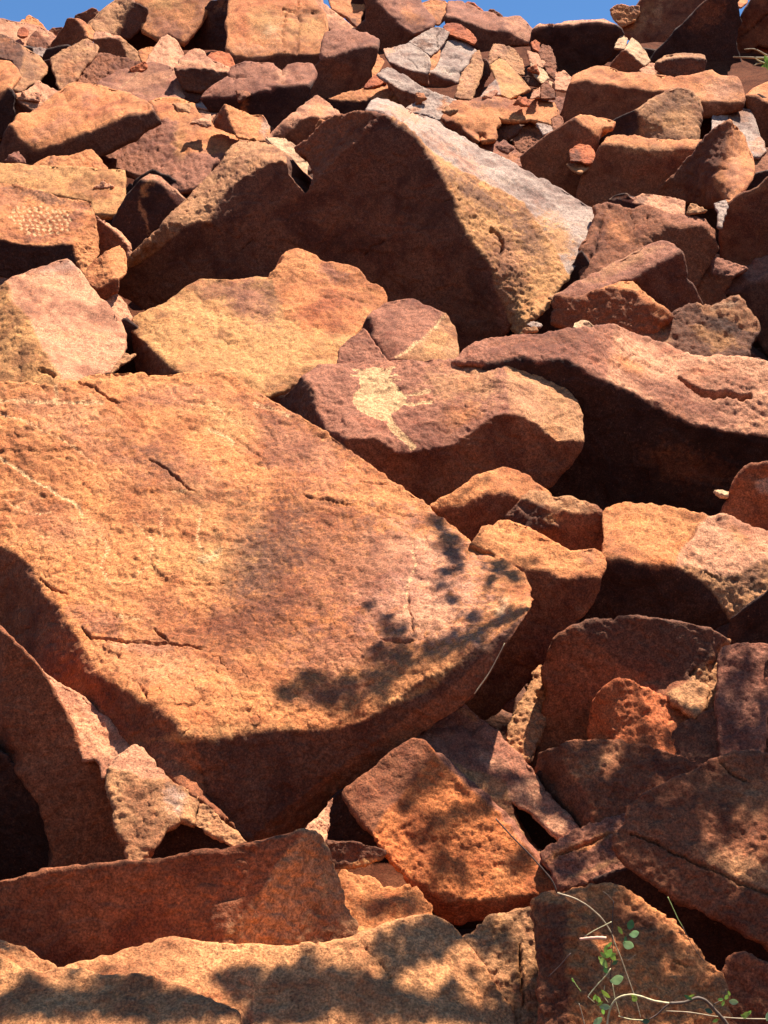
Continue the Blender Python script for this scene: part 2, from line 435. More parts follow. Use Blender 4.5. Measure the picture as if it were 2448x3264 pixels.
rk('rough_boulder', 'rough orange boulder in the bottom right, leafy vine climbing in front', 'f2',
   [(285,380),(330,350),(400,343),(560,310),(740,298),(830,330),(1000,450),(1120,530),(1230,620),(1245,670),(1290,740),(1380,820),(1405,900),(1405,1000),(1430,1260),(480,1260),(320,1260),(340,990),(330,850),(290,600),(480,420),(470,700),(500,950)],
   [([0,1,2,3,4,5,6,7,8,9,10,11,12,13,14,15,22,21,20],8,38,'o',1.),([0,20,21,22,15,16,17,18,19],-45,20,'n',.8)],
   blobs=[((900,500),220,70,30,'n',.7),((700,800),160,160,0,'t',.6)], cracks=[([(1110,740),(1190,770)],14,.02)], rnd=3, kd=.91)
rk('cracked_boulder', 'narrow tan boulder with a vertical crack, left of the vine', 'f1',
   [(1240,625),(1320,560),(1400,482),(1490,455),(1560,448),(1652,425),(1662,600),(1662,760),(1690,840),(1720,930),(1720,1030),(1700,1260),(1500,1260),(1400,830)],
   [(F_(0,13),5,36,'t',.8)], blobs=[((1630,950),60,120,0,'r',.7),((1450,560),90,90,0,'y',.5)], cracks=[([(1570,640),(1575,760),(1590,850),(1600,1000)],10,.04)], rnd=3, kd=.93)
rk('dark_boulder', 'long dark boulder behind the bottom foreground boulder, brown sunlit right end', 'f0',
   [(-120,300),(150,235),(500,185),(900,150),(1010,118),(1300,90),(1500,40),(1775,-20),(1660,100),(1590,220),(1450,430),(1320,560),(1300,780),(700,900),(300,930),(-120,860),(1890,12),(1955,200),(2020,420),(2085,605),(2060,760)],
   [(F_(0,15),0,-6,'n',.1),([7,16,17,18,19,20,12,11,10,9,8],42,16,'t',.6)], rnd=3, kd=.98)
rk('small_slab', 'small bright orange stone below the big tilted orange block', 'f1',
   [(500,255),(540,215),(600,235),(690,240),(740,270),(775,310),(850,315),(970,310),(1010,370),(1062,415),(1062,520),(600,700),(540,420)],
   [(F_(0,12),0,46,'o',.5)], blobs=[((820,350),60,20,10,'r',.6)], rnd=2, kd=.99)
rk('rock_chip', 'small pale pink stone tucked under the tip of the largest slab', 'e1',
   [(475,640),(440,690),(400,750),(310,835),(360,870),(420,905),(445,860),(455,740)], [(F_(0,7),45,38,'p',.3)], kd=1.)
rk('largest_slab', 'the largest slab, a broad tilted tan and brown face covered in faint pecked marks', 'c0',
   [(-120,318),(150,325),(320,340),(370,310),(470,305),(530,265),(820,255),(870,270),(1100,265),(1270,245),(1350,260),(1400,300),(1600,430),(1775,525),(1915,608),(2035,700),(2175,800),(2305,905),(2375,950),(2525,1045),(2565,1111),(2655,1166),(2715,1221),(2785,1281),(2895,1316),(2995,1376),(3065,1436),(3115,1536),(3120,1586),(3095,1666),(2975,1766),(2875,1846),(2755,1906),(2675,1976),(2575,2026),(2475,2066),(2415,2120),(2325,2180),(2235,2250),(2115,2310),(1905,2360),(1675,2355),(1560,2360),(1400,2390),(1150,2425),(1080,2390),(1020,2300),(960,2250),(870,2215),(740,2126),(640,2076),(580,2026),(520,1916),(460,1816),(380,1706),(330,1606),(270,1576),(240,1500),(190,1396),(80,1316),(-120,1200),
    (-120,1745),(0,1766),(90,1806),(250,2011),(400,2110),(510,2215),(700,2370),(850,2500),(1000,2640),(1180,2775),(1300,2880),(1450,3008),(1200,2740),(1775,2952),(1895,2820),(1955,2760),(2115,2630),(2275,2510),(2425,2405),(2575,2300),(2725,2210),(2790,2136),(2975,1846),(3075,1706),(1900,2640),(2300,2340),(2700,2060)],
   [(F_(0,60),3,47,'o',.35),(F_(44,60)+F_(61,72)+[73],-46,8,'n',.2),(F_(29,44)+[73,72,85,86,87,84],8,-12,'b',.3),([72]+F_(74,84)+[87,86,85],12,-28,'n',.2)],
   h=5.2, rnd=2, kd=.955, thick=.35, rough=1.15,
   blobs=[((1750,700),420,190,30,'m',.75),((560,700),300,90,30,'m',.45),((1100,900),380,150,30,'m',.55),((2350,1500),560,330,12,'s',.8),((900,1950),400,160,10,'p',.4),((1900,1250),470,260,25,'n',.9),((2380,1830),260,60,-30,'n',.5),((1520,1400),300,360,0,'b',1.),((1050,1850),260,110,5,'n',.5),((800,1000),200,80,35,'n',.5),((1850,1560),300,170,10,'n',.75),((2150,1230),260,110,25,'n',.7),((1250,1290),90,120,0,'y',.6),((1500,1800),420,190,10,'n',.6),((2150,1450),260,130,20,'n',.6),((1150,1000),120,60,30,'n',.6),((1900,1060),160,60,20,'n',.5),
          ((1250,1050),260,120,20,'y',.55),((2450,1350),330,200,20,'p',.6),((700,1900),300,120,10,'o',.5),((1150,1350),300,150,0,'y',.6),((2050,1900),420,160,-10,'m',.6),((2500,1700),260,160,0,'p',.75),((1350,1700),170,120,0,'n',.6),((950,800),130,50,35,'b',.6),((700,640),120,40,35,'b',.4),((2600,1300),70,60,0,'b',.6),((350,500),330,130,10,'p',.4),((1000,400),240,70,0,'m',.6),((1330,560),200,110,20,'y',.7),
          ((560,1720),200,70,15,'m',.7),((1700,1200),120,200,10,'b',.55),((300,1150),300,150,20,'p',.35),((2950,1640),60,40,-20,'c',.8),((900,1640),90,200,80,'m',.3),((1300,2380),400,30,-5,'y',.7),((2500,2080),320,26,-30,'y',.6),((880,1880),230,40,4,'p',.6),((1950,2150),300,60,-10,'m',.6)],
   marks=[([(0,435),(120,432),(260,440),(400,438),(600,450)],12,.75),([(330,340),(335,390),(330,440)],16,.7),([(0,770),(100,820),(200,900),(330,965),(450,1040),(480,1090)],11,.85),([(0,500),(120,540),(260,610),(420,700),(560,800)],10,.6),
          ([(1230,590),(1300,620),(1370,665)],14,.7),([(1290,1300),(1240,1345),(1180,1360)],22,.8),([(1100,430),(1250,460),(1400,560)],10,.5),([(1020,965),(1130,960)],7,.6),([(600,1200),(640,1290),(600,1400),(650,1500)],14,.55),([(780,1120),(900,1230),(880,1380),(780,1450)],12,.5),([(1180,1100),(1160,1230),(1200,1340)],12,.6),
          ([(940,1080),(960,1220),(920,1420)],12,.45),([(700,1690),(820,1700)],14,.6),([(2420,1240),(2440,1420),(2390,1540),(2390,1660)],10,.55),([(30,1000),(180,1090),(300,1080)],10,.5),([(1500,450),(1700,520)],16,.6)],
   cracks=[([(450,310),(560,345),(590,390),(640,430),(700,440)],11,.03),([(880,780),(980,830),(1040,890),(1110,945),(1160,975)],9,.028),([(480,1765),(540,1810),(650,1825),(760,1850),(860,1840),(990,1840),(1080,1870),(1200,1885)],10,.035),([(905,1755),(930,1780),(1000,1830)],9,.03),([(240,1480),(330,1545),(400,1570)],9,.03),
           ([(1780,970),(1880,1010),(2000,1030),(2110,1045)],7,.022),([(2110,905),(2200,920),(2305,912)],7,.02),([(2240,1845),(2350,1852),(2430,1850)],13,.035),([(2395,1560),(2410,1680),(2440,1820)],7,.018),([(2780,1285),(2850,1300)],6,.015),([(640,1675),(660,1690),(690,1695)],6,.012),([(815,2090),(850,2140),(875,2210)],8,.025),([(750,2060),(740,2126)],6,.015),([(2010,1000),(2400,1110),(2560,1105)],5,.010),([(1375,640),(1540,760),(1600,870)],5,.010),([(860,1330),(960,1455),(1100,1425)],4,.007)])
rk('tilted_block', 'big tilted orange block with a rough pitted face, right of the slab tip', 'e1',
   [(945,285),(1020,300),(1075,385),(1200,510),(1400,690),(1660,985),(1808,1172),(1659,1200),(1480,1225),(1350,1245),(1150,1250),(1060,1190),(900,1085),(800,975),(715,845),(640,760),(540,610),(1040,420),(880,630),
    (760,920),(870,1050),(960,1165),(1070,1290),(1100,1335),(1180,1362),(1280,1350),(1659,1262),(1790,1200),(1115,385),(1240,508),(1440,692),(1695,975)],
   [([17,2,3,4,5,6,7,8,9,10,11,12,13,14,18],12,36,'q',.85),([0,1,2,17,18,14,15,16],0,30,'n',.3),([14,13,12,11,10,9,8,7,6,27,26,25,24,23,22,21,20,19],0,-30,'r',.3),([2,28,29,30,31,6,5,4,3],50,40,'m',.3)],  # dark upper left facet colours in the slab's cast shadow
   blobs=[((1500,1050),160,120,40,'o',.5)], rough=.7, rnd=3, kd=.96, deep=1.09)
rk('mauve_slab', 'mauve and pink slab leaning behind the tilted orange block', 'e1',
   [(945,290),(1250,92),(1410,240),(1480,310),(1610,430),(1690,530),(1699,560),(1800,690),(1905,810),(1902,850),(1830,875),(1760,830),(1660,730),(1520,650),(1570,800),(1585,880),(1620,905),(1708,985),(1600,930),(1440,720),(1240,520),(1075,385),(1020,300),(1500,545),(1300,480)],
   [([0,1,2,3,4,5,23,24,21,22],15,42,'m',.4),([5,6,7,8,9,10,11,12,13,23],12,42,'p',.4),([24,23,13,14,15,16,17,18,19,20,21],5,28,'t',.4)],
   blobs=[((1400,420),120,40,30,'p',.8),((1250,150),80,30,20,'o',.7)], rnd=2, kd=.985, deep=1.0)
rk('great_brown_boulder', 'great brown boulder at the right edge, cracked across, above the vine', 'e2',
   [(740,880),(815,810),(860,680),(950,600),(1100,530),(1290,440),(1400,400),(1540,370),(1850,400),(1850,1290),(1400,1090),(1200,1010),(1000,900),(790,965),(840,1025),(1000,1135),(1100,1205),(1350,1335),(1500,1415),(1850,1600)],
   [(F_(1,12),-4,34,'n',.45),([0,1,12,11,10,9,19,18,17,16,15,14,13],-8,22,'n',.7)], cracks=[([(820,832),(1000,900),(1200,1010),(1400,1090),(1700,1220)],10,.03),([(1380,440),(1450,500),(1560,545)],8,.02)],
   blobs=[((1450,600),260,120,20,'t',.5),((1500,1050),260,90,20,'t',.8)], rnd=4, kd=.975)
rk('striped_slab', 'striped mauve and orange slab wedged under the great brown boulder', 'e2',
   [(325,960),(460,880),(600,800),(760,750),(860,720),(860,800),(800,900),(850,1020),(840,1035),(760,1070),(600,1130),(440,1165),(400,1080),(340,1010)],
   [(F_(0,13),0,38,'m',.7)], blobs=[((560,920),260,22,-22,'o',.9),((650,1050),160,22,-18,'t',.8)], cracks=[([(400,990),(600,900),(740,850)],14,.03)], rnd=2, kd=.985)
rk('ledge_rock', 'thin dark ledge with a pale lip, in the gap under the largest slab', 'f1',
   [(420,45),(430,60),(480,190),(560,192),(660,170),(775,130),(790,90),(700,60),(600,40)],
   [([0,1,2,3,4,5,6,7,8],0,10,'b',.2)], blobs=[((640,160),150,18,-12,'y',1.)], kd=1.0)
rk('shadow_block', 'dark blue grey block in deep shade beside the tilted orange block', 'e1',
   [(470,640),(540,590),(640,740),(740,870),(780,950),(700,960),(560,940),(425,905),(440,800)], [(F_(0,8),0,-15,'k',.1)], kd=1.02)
rk('pitted_boulder', 'dark brown pitted boulder with a shaded left end, left of the great brown boulder', 'e2',
   [(315,372),(450,345),(440,400),(520,520),(600,640),(640,795),(530,835),(400,670),(300,515),(480,312),(560,304),(760,315),(900,335),(1100,385),(1320,450),(1150,600),(950,720),(830,780),(380,352)],
   [([0,18,1,2,3,4,5,6,7,8],-55,-10,'b',.2),([1,9,10,11,12,13,14,15,16,17,5,4,3,2],4,32,'n',.8)], blobs=[((640,440),160,60,-30,'t',.5)], rnd=3, kd=.985)
rk('edge_rock', 'brown rock at the right edge behind the great brown boulder, blotched with leaf shade', 'e2',
   [(1372,-190),(1400,-240),(1500,-268),(1580,-274),(1680,-262),(1670,0),(1640,180),(1620,400),(1500,440),(1395,420),(1370,250)], [(F_(0,10),-5,32,'m',.5)], rnd=3, kd=.985)
rk('edge_rock', 'narrow dark rock cut by the right edge beside the blotched brown rock', 'e2',
   [(1660,-180),(1850,-200),(1850,420),(1600,430),(1612,250),(1640,80)], [(F_(0,5),-10,10,'b',.3)], kd=1.)
rk('shaded_boulder', 'small smooth dark boulder between the red triangular rock and the right edge', 'e2',
   [(1085,320),(1100,270),(1150,200),(1240,150),(1375,112),(1385,300),(1400,460),(1280,460),(1090,400)], [(F_(0,8),-15,22,'b',.1)], rnd=4, kd=.99)
rk('red_rock', 'small red triangular rock with a rough right face, in front of the shaded boulder', 'e2',
   [(640,62),(700,0),(780,-60),(860,-40),(1000,32),(1100,78),(1200,122),(1295,108),(1240,150),(1150,215),(1095,300),(1095,420),(900,400),(740,380),(600,380),(615,200),(745,60),(738,200)],
   [([2,3,4,5,6,7,8,9,10,11,12,13,17,16],22,32,'r',1.),([0,1,2,16,17,13,14,15],-50,-6,'r',.1)], rnd=2, kd=.99)
rk('upright_shard', 'narrow upright tan shard between two dark boulders at the right', 'e2',
   [(1300,140),(1305,-40),(1330,-110),(1360,-160),(1378,-215),(1372,-60),(1372,130)], [(F_(0,6),10,30,'t',.5)], kd=1.0)
rk('shaded_great_boulder', 'big smooth boulder in full shade with a yellow rough right edge', 'd2',
   [(400,720),(505,640),(660,607),(860,588),(1050,600),(1300,645),(1422,712),(1300,830),(1240,880),(1200,960),(1060,1060),(1000,1440),(650,1460),(280,1480),(320,1250),(362,1050),(320,880),(1437,755),(1392,800),(1370,870),(1312,950),(1285,1100),(1230,1170),(650,740),(800,870),(1000,955)],
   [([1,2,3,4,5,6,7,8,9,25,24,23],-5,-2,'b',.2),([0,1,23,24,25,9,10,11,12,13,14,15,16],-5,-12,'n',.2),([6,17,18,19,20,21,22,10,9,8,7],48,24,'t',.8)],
   cracks=[([(1180,940),(1230,900),(1250,880)],10,.04)], rnd=3, kd=1.0)
rk('rough_shard', 'rough brown sunlit shard standing left of the big shaded boulder', 'd2',
   [(300,905),(325,868),(362,960),(352,1080),(355,1120),(320,1240),(280,1370),(232,1440),(135,1375),(128,1270),(165,1180),(190,1110),(240,1060),(265,970)], [(F_(0,13),5,38,'t',1.)], kd=1.0)
rk('sunlit_top_boulder', 'boulder with sunlit orange top and red shaded front, right of the largest slab', 'd2',
   [(-75,165),(0,70),(130,30),(250,75),(380,150),(500,205),(640,185),(697,235),(692,300),(665,362),(560,350),(470,372),(370,320),(220,300),(140,270),(60,225),(650,460),(625,510),(540,600),(500,640),(400,720),(330,850),(200,1010),(0,1180),(-110,1190),(-180,1000),(-50,700),(0,400)],
   [(F_(0,15),10,42,'o',.4),([15,14,13,12,11,10,9,16,17,18,19,20,21,22,23,24,25,26,27],5,-8,'n',.2)], rnd=2, kd=.99,
   blobs=[((600,230),80,50,0,'m',.4)])
rk('dark_block', 'dark squarish block with a thin sunlit rim, above the sunlit orange top boulder', 'd2',
   [(130,0),(210,-100),(260,-148),(380,-116),(520,-100),(640,-60),(680,-25),(702,80),(697,218),(640,192),(500,212),(380,155),(250,80),(140,42),(340,-70),(420,-42),(600,-15),(420,60)],
   [([0,1,14,17,12,13],-25,28,'b',1.),([1,2,3,4,5,6,16,15,14],0,38,'t',.5),([14,15,16,6,7,8,9,10,11,12,17],0,-10,'n',.3)], rnd=1, kd=.985,
   blobs=[((400,20),60,30,0,'y',.7)])
rk('broken_slab', 'wide pink and orange broken slab at the right with a dark hollow underneath', 'd2',
   [(690,-30),(740,-70),(820,-82),(900,-70),(1050,-60),(1200,-25),(1300,0),(1440,0),(1500,40),(1660,100),(1850,160),(1850,250),(1620,265),(1450,350),(1380,345),(1280,310),(1115,290),(1140,200),(1190,140),(1240,60),(970,295),(850,265),(700,240),(1240,360),(1330,430),(1440,597),(1560,510),(1850,310),(1300,680),(900,700),(560,680),(620,500)],
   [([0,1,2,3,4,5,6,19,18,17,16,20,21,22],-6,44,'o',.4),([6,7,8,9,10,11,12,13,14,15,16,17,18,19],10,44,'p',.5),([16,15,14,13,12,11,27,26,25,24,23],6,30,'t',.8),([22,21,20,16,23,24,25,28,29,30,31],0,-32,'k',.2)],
   blobs=[((1550,350),130,60,-20,'b',.8),((1480,120),110,40,50,'y',.6)], cracks=[([(1190,140),(1215,100),(1235,65)],16,.04),([(1280,310),(1330,345),(1380,345)],8,.03)], rnd=1, kd=.985)
rk('shaded_rock', 'black shaded rock under the right side of the broken slab', 'd2',
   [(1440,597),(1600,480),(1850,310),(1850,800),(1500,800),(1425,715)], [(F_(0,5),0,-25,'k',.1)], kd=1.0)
rk('orange_hump', 'small smooth orange hump below the pecked figure boulder', 'c1',
   [(1050,1048),(1200,960),(1300,885),(1400,840),(1480,815),(1560,840),(1680,920),(1762,988),(1640,968),(1590,1008),(1470,962),(1350,985),(1250,1035),(1090,1068),(1160,1160),(1310,1290),(1400,1200),(1530,1130)],
   [(F_(0,13),5,40,'o',.2),([13,12,11,10,9,17,16,15,14],0,-10,'n',.2)], rnd=3, kd=.99)
rk('bright_chip', 'tiny bright stone chip in the dark hollow at the right', 'c2',
   [(1348,955),(1385,948),(1432,962),(1412,985),(1380,975)], [(F_(0,4),0,50,'c',.2)], kd=.99)
rk('round_boulder', 'round brown boulder half cut by the right edge, above the broken slab', 'c2',
   [(1660,790),(1550,800),(1480,880),(1440,980),(1385,1110),(1420,1250),(1850,1300),(1850,980),(1700,985),(1600,960),(1575,905),(1640,880),(1850,850),(1850,780)],
   [([0,1,2,3,4,5,6,7,8,9,10,11,12,13],-20,0,'n',.2),([10,9,8,7,12,11],0,45,'p',.5)], rnd=4, kd=.98)
rk('leaning_rock', 'long dark rock leaning against the left end of the largest slab', 'e0',
   [(-120,-420),(40,-330),(150,-220),(250,-110),(310,0),(400,160),(440,280),(500,410),(590,440),(610,520),(650,640),(675,780),(740,920),(768,1045),(300,1075),(325,970),(270,800),(230,650),(120,490),(40,390),(-120,220),(0,60),(110,340),(220,600)],
   [([1,2,3,4,5,6,7,8,9,10,11,12,13,14,15,16,17,23,22,21],0,-8,'n',.1),([0,1,21,22,23,17,18,19,20],-55,-5,'n',.1)], rnd=3, kd=1.02)
rk('edge_stone', 'bright orange stone edge peeping in at the left edge beside the leaning rock', 'd0',
   [(-120,740),(5,790),(40,880),(28,980),(0,1060),(-120,1100)], [(F_(0,5),-10,40,'o',.3)], kd=.97)
rk('pale_rough_rock', 'pale rough rock with a pink top corner, under the slab\'s left side', 'e0',
   [(640,460),(700,382),(790,325),(865,390),(990,530),(1100,590),(1172,640),(1150,700),(1137,797),(1050,760),(990,810),(880,930),(798,1030),(768,1030),(740,900),(680,820),(660,640),(630,500),(900,540),(960,620),(780,500)],
   [([0,1,2,3,4,18,20],10,48,'p',.2),([0,20,18,19,11,12,13,14,15,16,17],0,40,'t',.8),([18,4,5,6,7,8,9,10,11,19],20,42,'t',.4)], blobs=[((1020,660),60,110,0,'g',.7)], rnd=2, kd=.99, snap=40)
rk('pale_pointed_rock', 'pale pointed rock with an orange patch, between leaning rock and slab', 'e0',
   [(230,-120),(330,-40),(470,30),(600,150),(740,265),(865,382),(790,345),(700,385),(650,450),(606,527),(590,440),(560,405),(500,415),(440,280),(400,160),(310,0),(510,210),(590,290)],
   [([0,1,2,16,17,12,13,14,15],-5,48,'p',.3),([2,3,4,5,6,7,8,9,10,11,12,17,16],10,48,'p',.3)], blobs=[((670,290),90,50,30,'r',.5)], rnd=1, kd=1.0, snap=40)
rk('wedge_stone', 'small tan wedge right under the lowest point of the slab\'s left side', 'e0',
   [(1172,668),(1195,665),(1240,700),(1300,770),(1442,893),(1372,918),(1200,822),(1150,790)], [(F_(0,7),0,42,'t',.4)], kd=1.0, snap=40)
rk('figure_boulder', 'boulder bearing a pale pecked animal figure on its dark sloping top', 'c1',
   [(300,285),(400,215),(560,205),(700,190),(900,183),(1310,187),(1490,172),(1560,190),(1649,240),(1740,310),(1840,350),(1890,400),(1935,480),(1952,570),(1945,660),(1800,655),(1750,620),(1680,560),(1610,522),(1520,505),(1440,505),(1280,620),(1200,680),(1100,700),(960,722),(870,735),(800,690),(720,640),(560,645),(450,600),(385,470),(380,370),
    (560,740),(440,650),(300,540),(180,430),(1910,738),(1820,840),(1750,925),(1600,930),(1400,930),(1200,1030),(1050,1075),(900,990),(700,830)],
   [(F_(0,6)+F_(19,31),-2,44,'m',.35),(F_(6,19),24,40,'t',.35),([0,31,30,29,28,32,33,34,35],-60,-5,'b',.2),(F_(14,28)+[32,44,43,42,41,40,39,38,37,36],4,-12,'n',.2)],
   h=5., rnd=2, kd=.985, blobs=[((1250,330),260,110,0,'t',.8),((1600,420),160,110,40,'p',.5),((1220,520),180,60,-20,'o',.6),((1000,560),160,90,0,'m',.7),((1740,790),150,120,-50,'b',.6)],
   glyph=[([(640,255),(740,235),(800,255),(830,235),(812,290),(875,345),(915,400),(902,445),(850,478),(815,500),(812,540),(770,545),(700,520),(640,480),(600,440),(602,390),(640,350),(636,300)],1.3)],
   marks=[([(640,255),(600,240)],8,.8),([(655,262),(620,285),(585,280)],8,.9),([(800,250),(840,232)],10,.8),([(790,280),(870,272)],8,.8),([(800,300),(880,300)],6,.7),([(890,385),(960,380),(1050,380)],9,1.0),([(890,440),(960,440),(1060,430)],10,1.1),([(800,510),(830,570),(870,620),(950,690)],19,1.1)],
   cracks=[([(1250,455),(1360,480),(1440,500)],5,.012)])
rk('overhanging_boulder', 'long overhanging boulder at the right with a sunlit top and black hollow below', 'c2',
   [(-200,195),(-100,110),(0,60),(350,30),(550,8),(740,-14),(860,30),(1000,80),(1150,140),(1290,185),(1400,172),(1520,178),(1660,208),(1850,250),(1850,660),(1400,600),(1200,560),(1050,490),(950,430),(800,350),(700,310),(600,275),(560,240),(500,195),(440,180),(300,210),(215,180),(0,215),(-100,600),(100,1050),(400,1110),(700,1150),(1100,1170),(1500,1150),(1850,950)],
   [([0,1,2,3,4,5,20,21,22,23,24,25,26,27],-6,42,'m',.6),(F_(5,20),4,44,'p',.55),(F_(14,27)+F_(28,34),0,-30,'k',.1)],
   h=5.5, rnd=3, kd=.985, blobs=[((450,60),420,50,-4,'n',.6),((700,120),200,60,40,'m',.5),((1000,350),420,60,25,'m',.55),((1450,480),350,70,5,'m',.6),((830,230),110,50,30,'o',.7),((1200,800),260,110,10,'n',.6)],
   cracks=[([(1130,295),(1180,330),(1260,370),(1340,395),(1420,395),(1500,410),(1560,400)],26,.09),([(220,190),(160,170)],8,.02)])
rk('brown_triangle_rock', 'small brown triangular rock left of the veined boulder', 'b1',
   [(662,1015),(580,1080),(525,1130),(512,1225),(660,1230),(810,1215),(740,1120)], [(F_(0,6),-5,40,'m',.3)], kd=.99)
rk('veined_boulder', 'small rounded boulder crossed by a pale vein, above the pecked figure boulder', 'b1',
   [(700,945),(740,895),(800,862),(960,838),(1000,870),(1130,930),(1110,965),(1000,1080),(930,1130),(855,1200),(800,1215),(1170,980),(1200,1060),(1212,1144),(1190,1225),(720,1060),(780,1150),(740,1130),(675,1050),(662,1010)],
   [([0,1,2,3,4,5,6,7,8,9,10,16,15],-5,42,'m',.3),([5,11,12,13,14,9,8,7,6],22,40,'t',.3),([0,15,16,10,17,18,19],-60,-12,'k',.1)], rnd=3, kd=.99,
   blobs=[((1080,1120),60,110,20,'y',.6)], marks=[([(1130,950),(1080,1000),(1000,1085),(930,1135),(855,1195)],9,.8)])
rk('yellow_boulder', 'bright yellow ochre boulder with an orange peaked right end, left of centre', 'b1',
   [(-722,1010),(-685,940),(-625,925),(-555,890),(-415,800),(-305,725),(-75,725),(115,708),(165,640),(220,557),(300,547),(360,570),(420,620),(510,635),(620,660),(700,750),(780,790),(806,860),(740,900),(680,970),(600,1070),(515,1230),(300,1330),(90,1420),(-50,1380),(-380,1310),(-495,1215),(-575,1140),(-645,1075),(-640,1310),(-690,1154),(200,960)],
   [([0,1,2,3,4,5,6,7,31,20,21,22,23,24,25,26,27,28],-3,44,'y',.3),(F_(7,20)+[31],10,38,'o',.35),([0,28,27,26,25,29,30],-58,-8,'n',.1)],
   h=5.5, rnd=3, kd=.985, blobs=[((0,850),170,120,40,'m',.8),((-150,800),200,60,10,'m',.5),((480,690),110,40,20,'m',.8),((400,960),160,110,20,'r',.55),((120,860),60,130,0,'b',.45),((480,850),200,90,30,'r',.4)],
   cracks=[([(400,825),(560,830),(720,875)],6,.015)])
rk('pink_block', 'smooth pink faced block with a yellow left side, at the left edge', 'b0',
   [(-120,800),(0,790),(50,740),(110,705),(250,655),(390,612),(440,655),(490,700),(590,830),(640,900),(720,1000),(738,1090),(730,1120),(695,1210),(650,1275),(600,1290),(500,1390),(380,1390),(350,1290),(250,1140),(200,1020),(150,930),(60,840),(-120,1390)],
   [(F_(2,22),12,46,'p',.15),([0,1,2,22,21,20,19,18,17,23],-22,38,'y',.6)], rnd=2, kd=.98,
   blobs=[((380,660),150,40,-20,'g',.5)], cracks=[([(260,1260),(320,1300)],40,.08)])
rk('orange_chip', 'small two toned orange rock above the pink block\'s right shoulder', 'b0',
   [(495,690),(560,612),(630,565),(700,528),(730,560),(742,640),(735,690),(690,722),(570,785),(530,750),(640,640),(690,710),(682,792),(600,838)],
   [([0,1,2,10,11,7,8,9],-10,36,'o',.6),([2,3,4,5,6,7,11,10],20,42,'o',.2),([8,7,12,13],0,-20,'n',.2)], kd=.99, rnd=1)
rk('pink_chip', 'small peach wedge between the pink block and the yellow boulder', 'b0',
   [(600,835),(670,798),(720,840),(780,945),(758,1000),(745,1045),(720,1010),(640,905)], [(F_(0,7),15,44,'p',.3)], kd=1.)
rk('tiny_chip', 'tiny pale chip in the gap below the pink block\'s right corner', 'c0',
   [(700,190),(735,140),(765,155),(795,148),(760,185),(700,215),(655,260)], [(F_(0,6),0,45,'t',.3)], kd=1.)
rk('wedge_in_notch', 'pale peach wedge stuck in the notch of the twin peaked boulder', 'b1',
   [(85,-110),(200,-105),(262,-60),(285,-20),(335,30),(325,110),(348,200),(320,228),(225,115),(200,0)], [(F_(0,9),10,44,'c',.3)], kd=.99,
   cracks=[([(205,10),(270,40),(330,30)],7,.02)])
rk('twin_peaked_boulder', 'huge twin peaked boulder in the middle, dark smooth front and grey sunlit right side', 'b1',
   [(-788,790),(-775,700),(-715,605),(-605,490),(-515,400),(-415,290),(-325,195),(-225,90),(-125,-30),(-65,-95),(40,-85),(100,-55),(200,0),(215,40),(225,100),(320,215),
    (-710,645),(-625,600),(-525,530),(-395,420),(-305,385),(-245,390),(-215,330),(-185,250),(-95,160),(0,95),(100,40),(175,22),(345,190),(360,100),(330,0),(270,-50),(340,-90),(430,-205),(530,-240),(640,-258),(790,-240),
    (600,-60),(520,0),(400,120),(975,-90),(1030,-10),(1075,60),(1130,150),(1180,240),(1210,360),(1300,520),(1370,600),(1420,690),(1440,790),(1500,900),(1532,990),(1450,1100),(1280,1150),(1210,1180),(1100,1050),(800,950),(600,800),(300,760),(0,840),(-400,880),(-590,905),(-675,855),(-745,818),
    (900,-170),(1000,-80),(1110,10),(1200,80),(1300,115),(1400,170),(1500,220),(1600,265),(1680,400),(1780,530),(1830,640),(1865,700),(1800,785),(1740,880),(1640,960),(1600,1060),(680,-270),(705,-330),(740,-347),(850,-312),(960,-242),(1030,-232),(1200,-142),(1350,-52),(1500,18),(1659,108),(1820,190),(1900,250),(1980,300),(2030,325),(2036,360),(2000,430),(1940,560),(1885,665)],
   [(F_(1,13)+F_(16,27)[::-1],-12,42,'t',.9),
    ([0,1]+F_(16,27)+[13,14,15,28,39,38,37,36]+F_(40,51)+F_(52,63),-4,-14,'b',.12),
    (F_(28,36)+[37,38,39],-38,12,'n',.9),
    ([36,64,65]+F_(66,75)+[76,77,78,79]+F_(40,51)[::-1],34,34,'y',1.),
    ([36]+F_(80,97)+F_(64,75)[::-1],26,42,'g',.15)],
   h=5., rnd=2, kd=.985, thick=.35,
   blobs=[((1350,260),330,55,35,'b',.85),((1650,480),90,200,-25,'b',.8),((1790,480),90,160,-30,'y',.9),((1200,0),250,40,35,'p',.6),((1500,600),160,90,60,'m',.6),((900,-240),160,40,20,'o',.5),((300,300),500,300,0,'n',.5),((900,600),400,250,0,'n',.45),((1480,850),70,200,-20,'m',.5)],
   cracks=[([(650,595),(690,560),(710,530),(770,515),(790,490)],7,.02),([(1400,440),(1450,470),(1475,540),(1465,590)],22,.07),([(-70,560),(20,480)],7,.02),([(1120,270),(1230,262)],6,.02)])
rk('pebble', 'small grey green stone in the gap right of the twin peaked boulder\'s foot', 'b2',
   [(245,985),(265,968),(290,978),(330,990),(320,1002),(270,1000)], [(F_(0,5),0,45,'g',.3)], kd=.99)
rk('pale_flake', 'pale flake lying on the crest of the overhanging boulder', 'b2',
   [(520,1010),(522,975),(560,968),(600,975),(655,1010),(560,1022)], [(F_(0,5),0,42,'c',.3)], kd=.99)
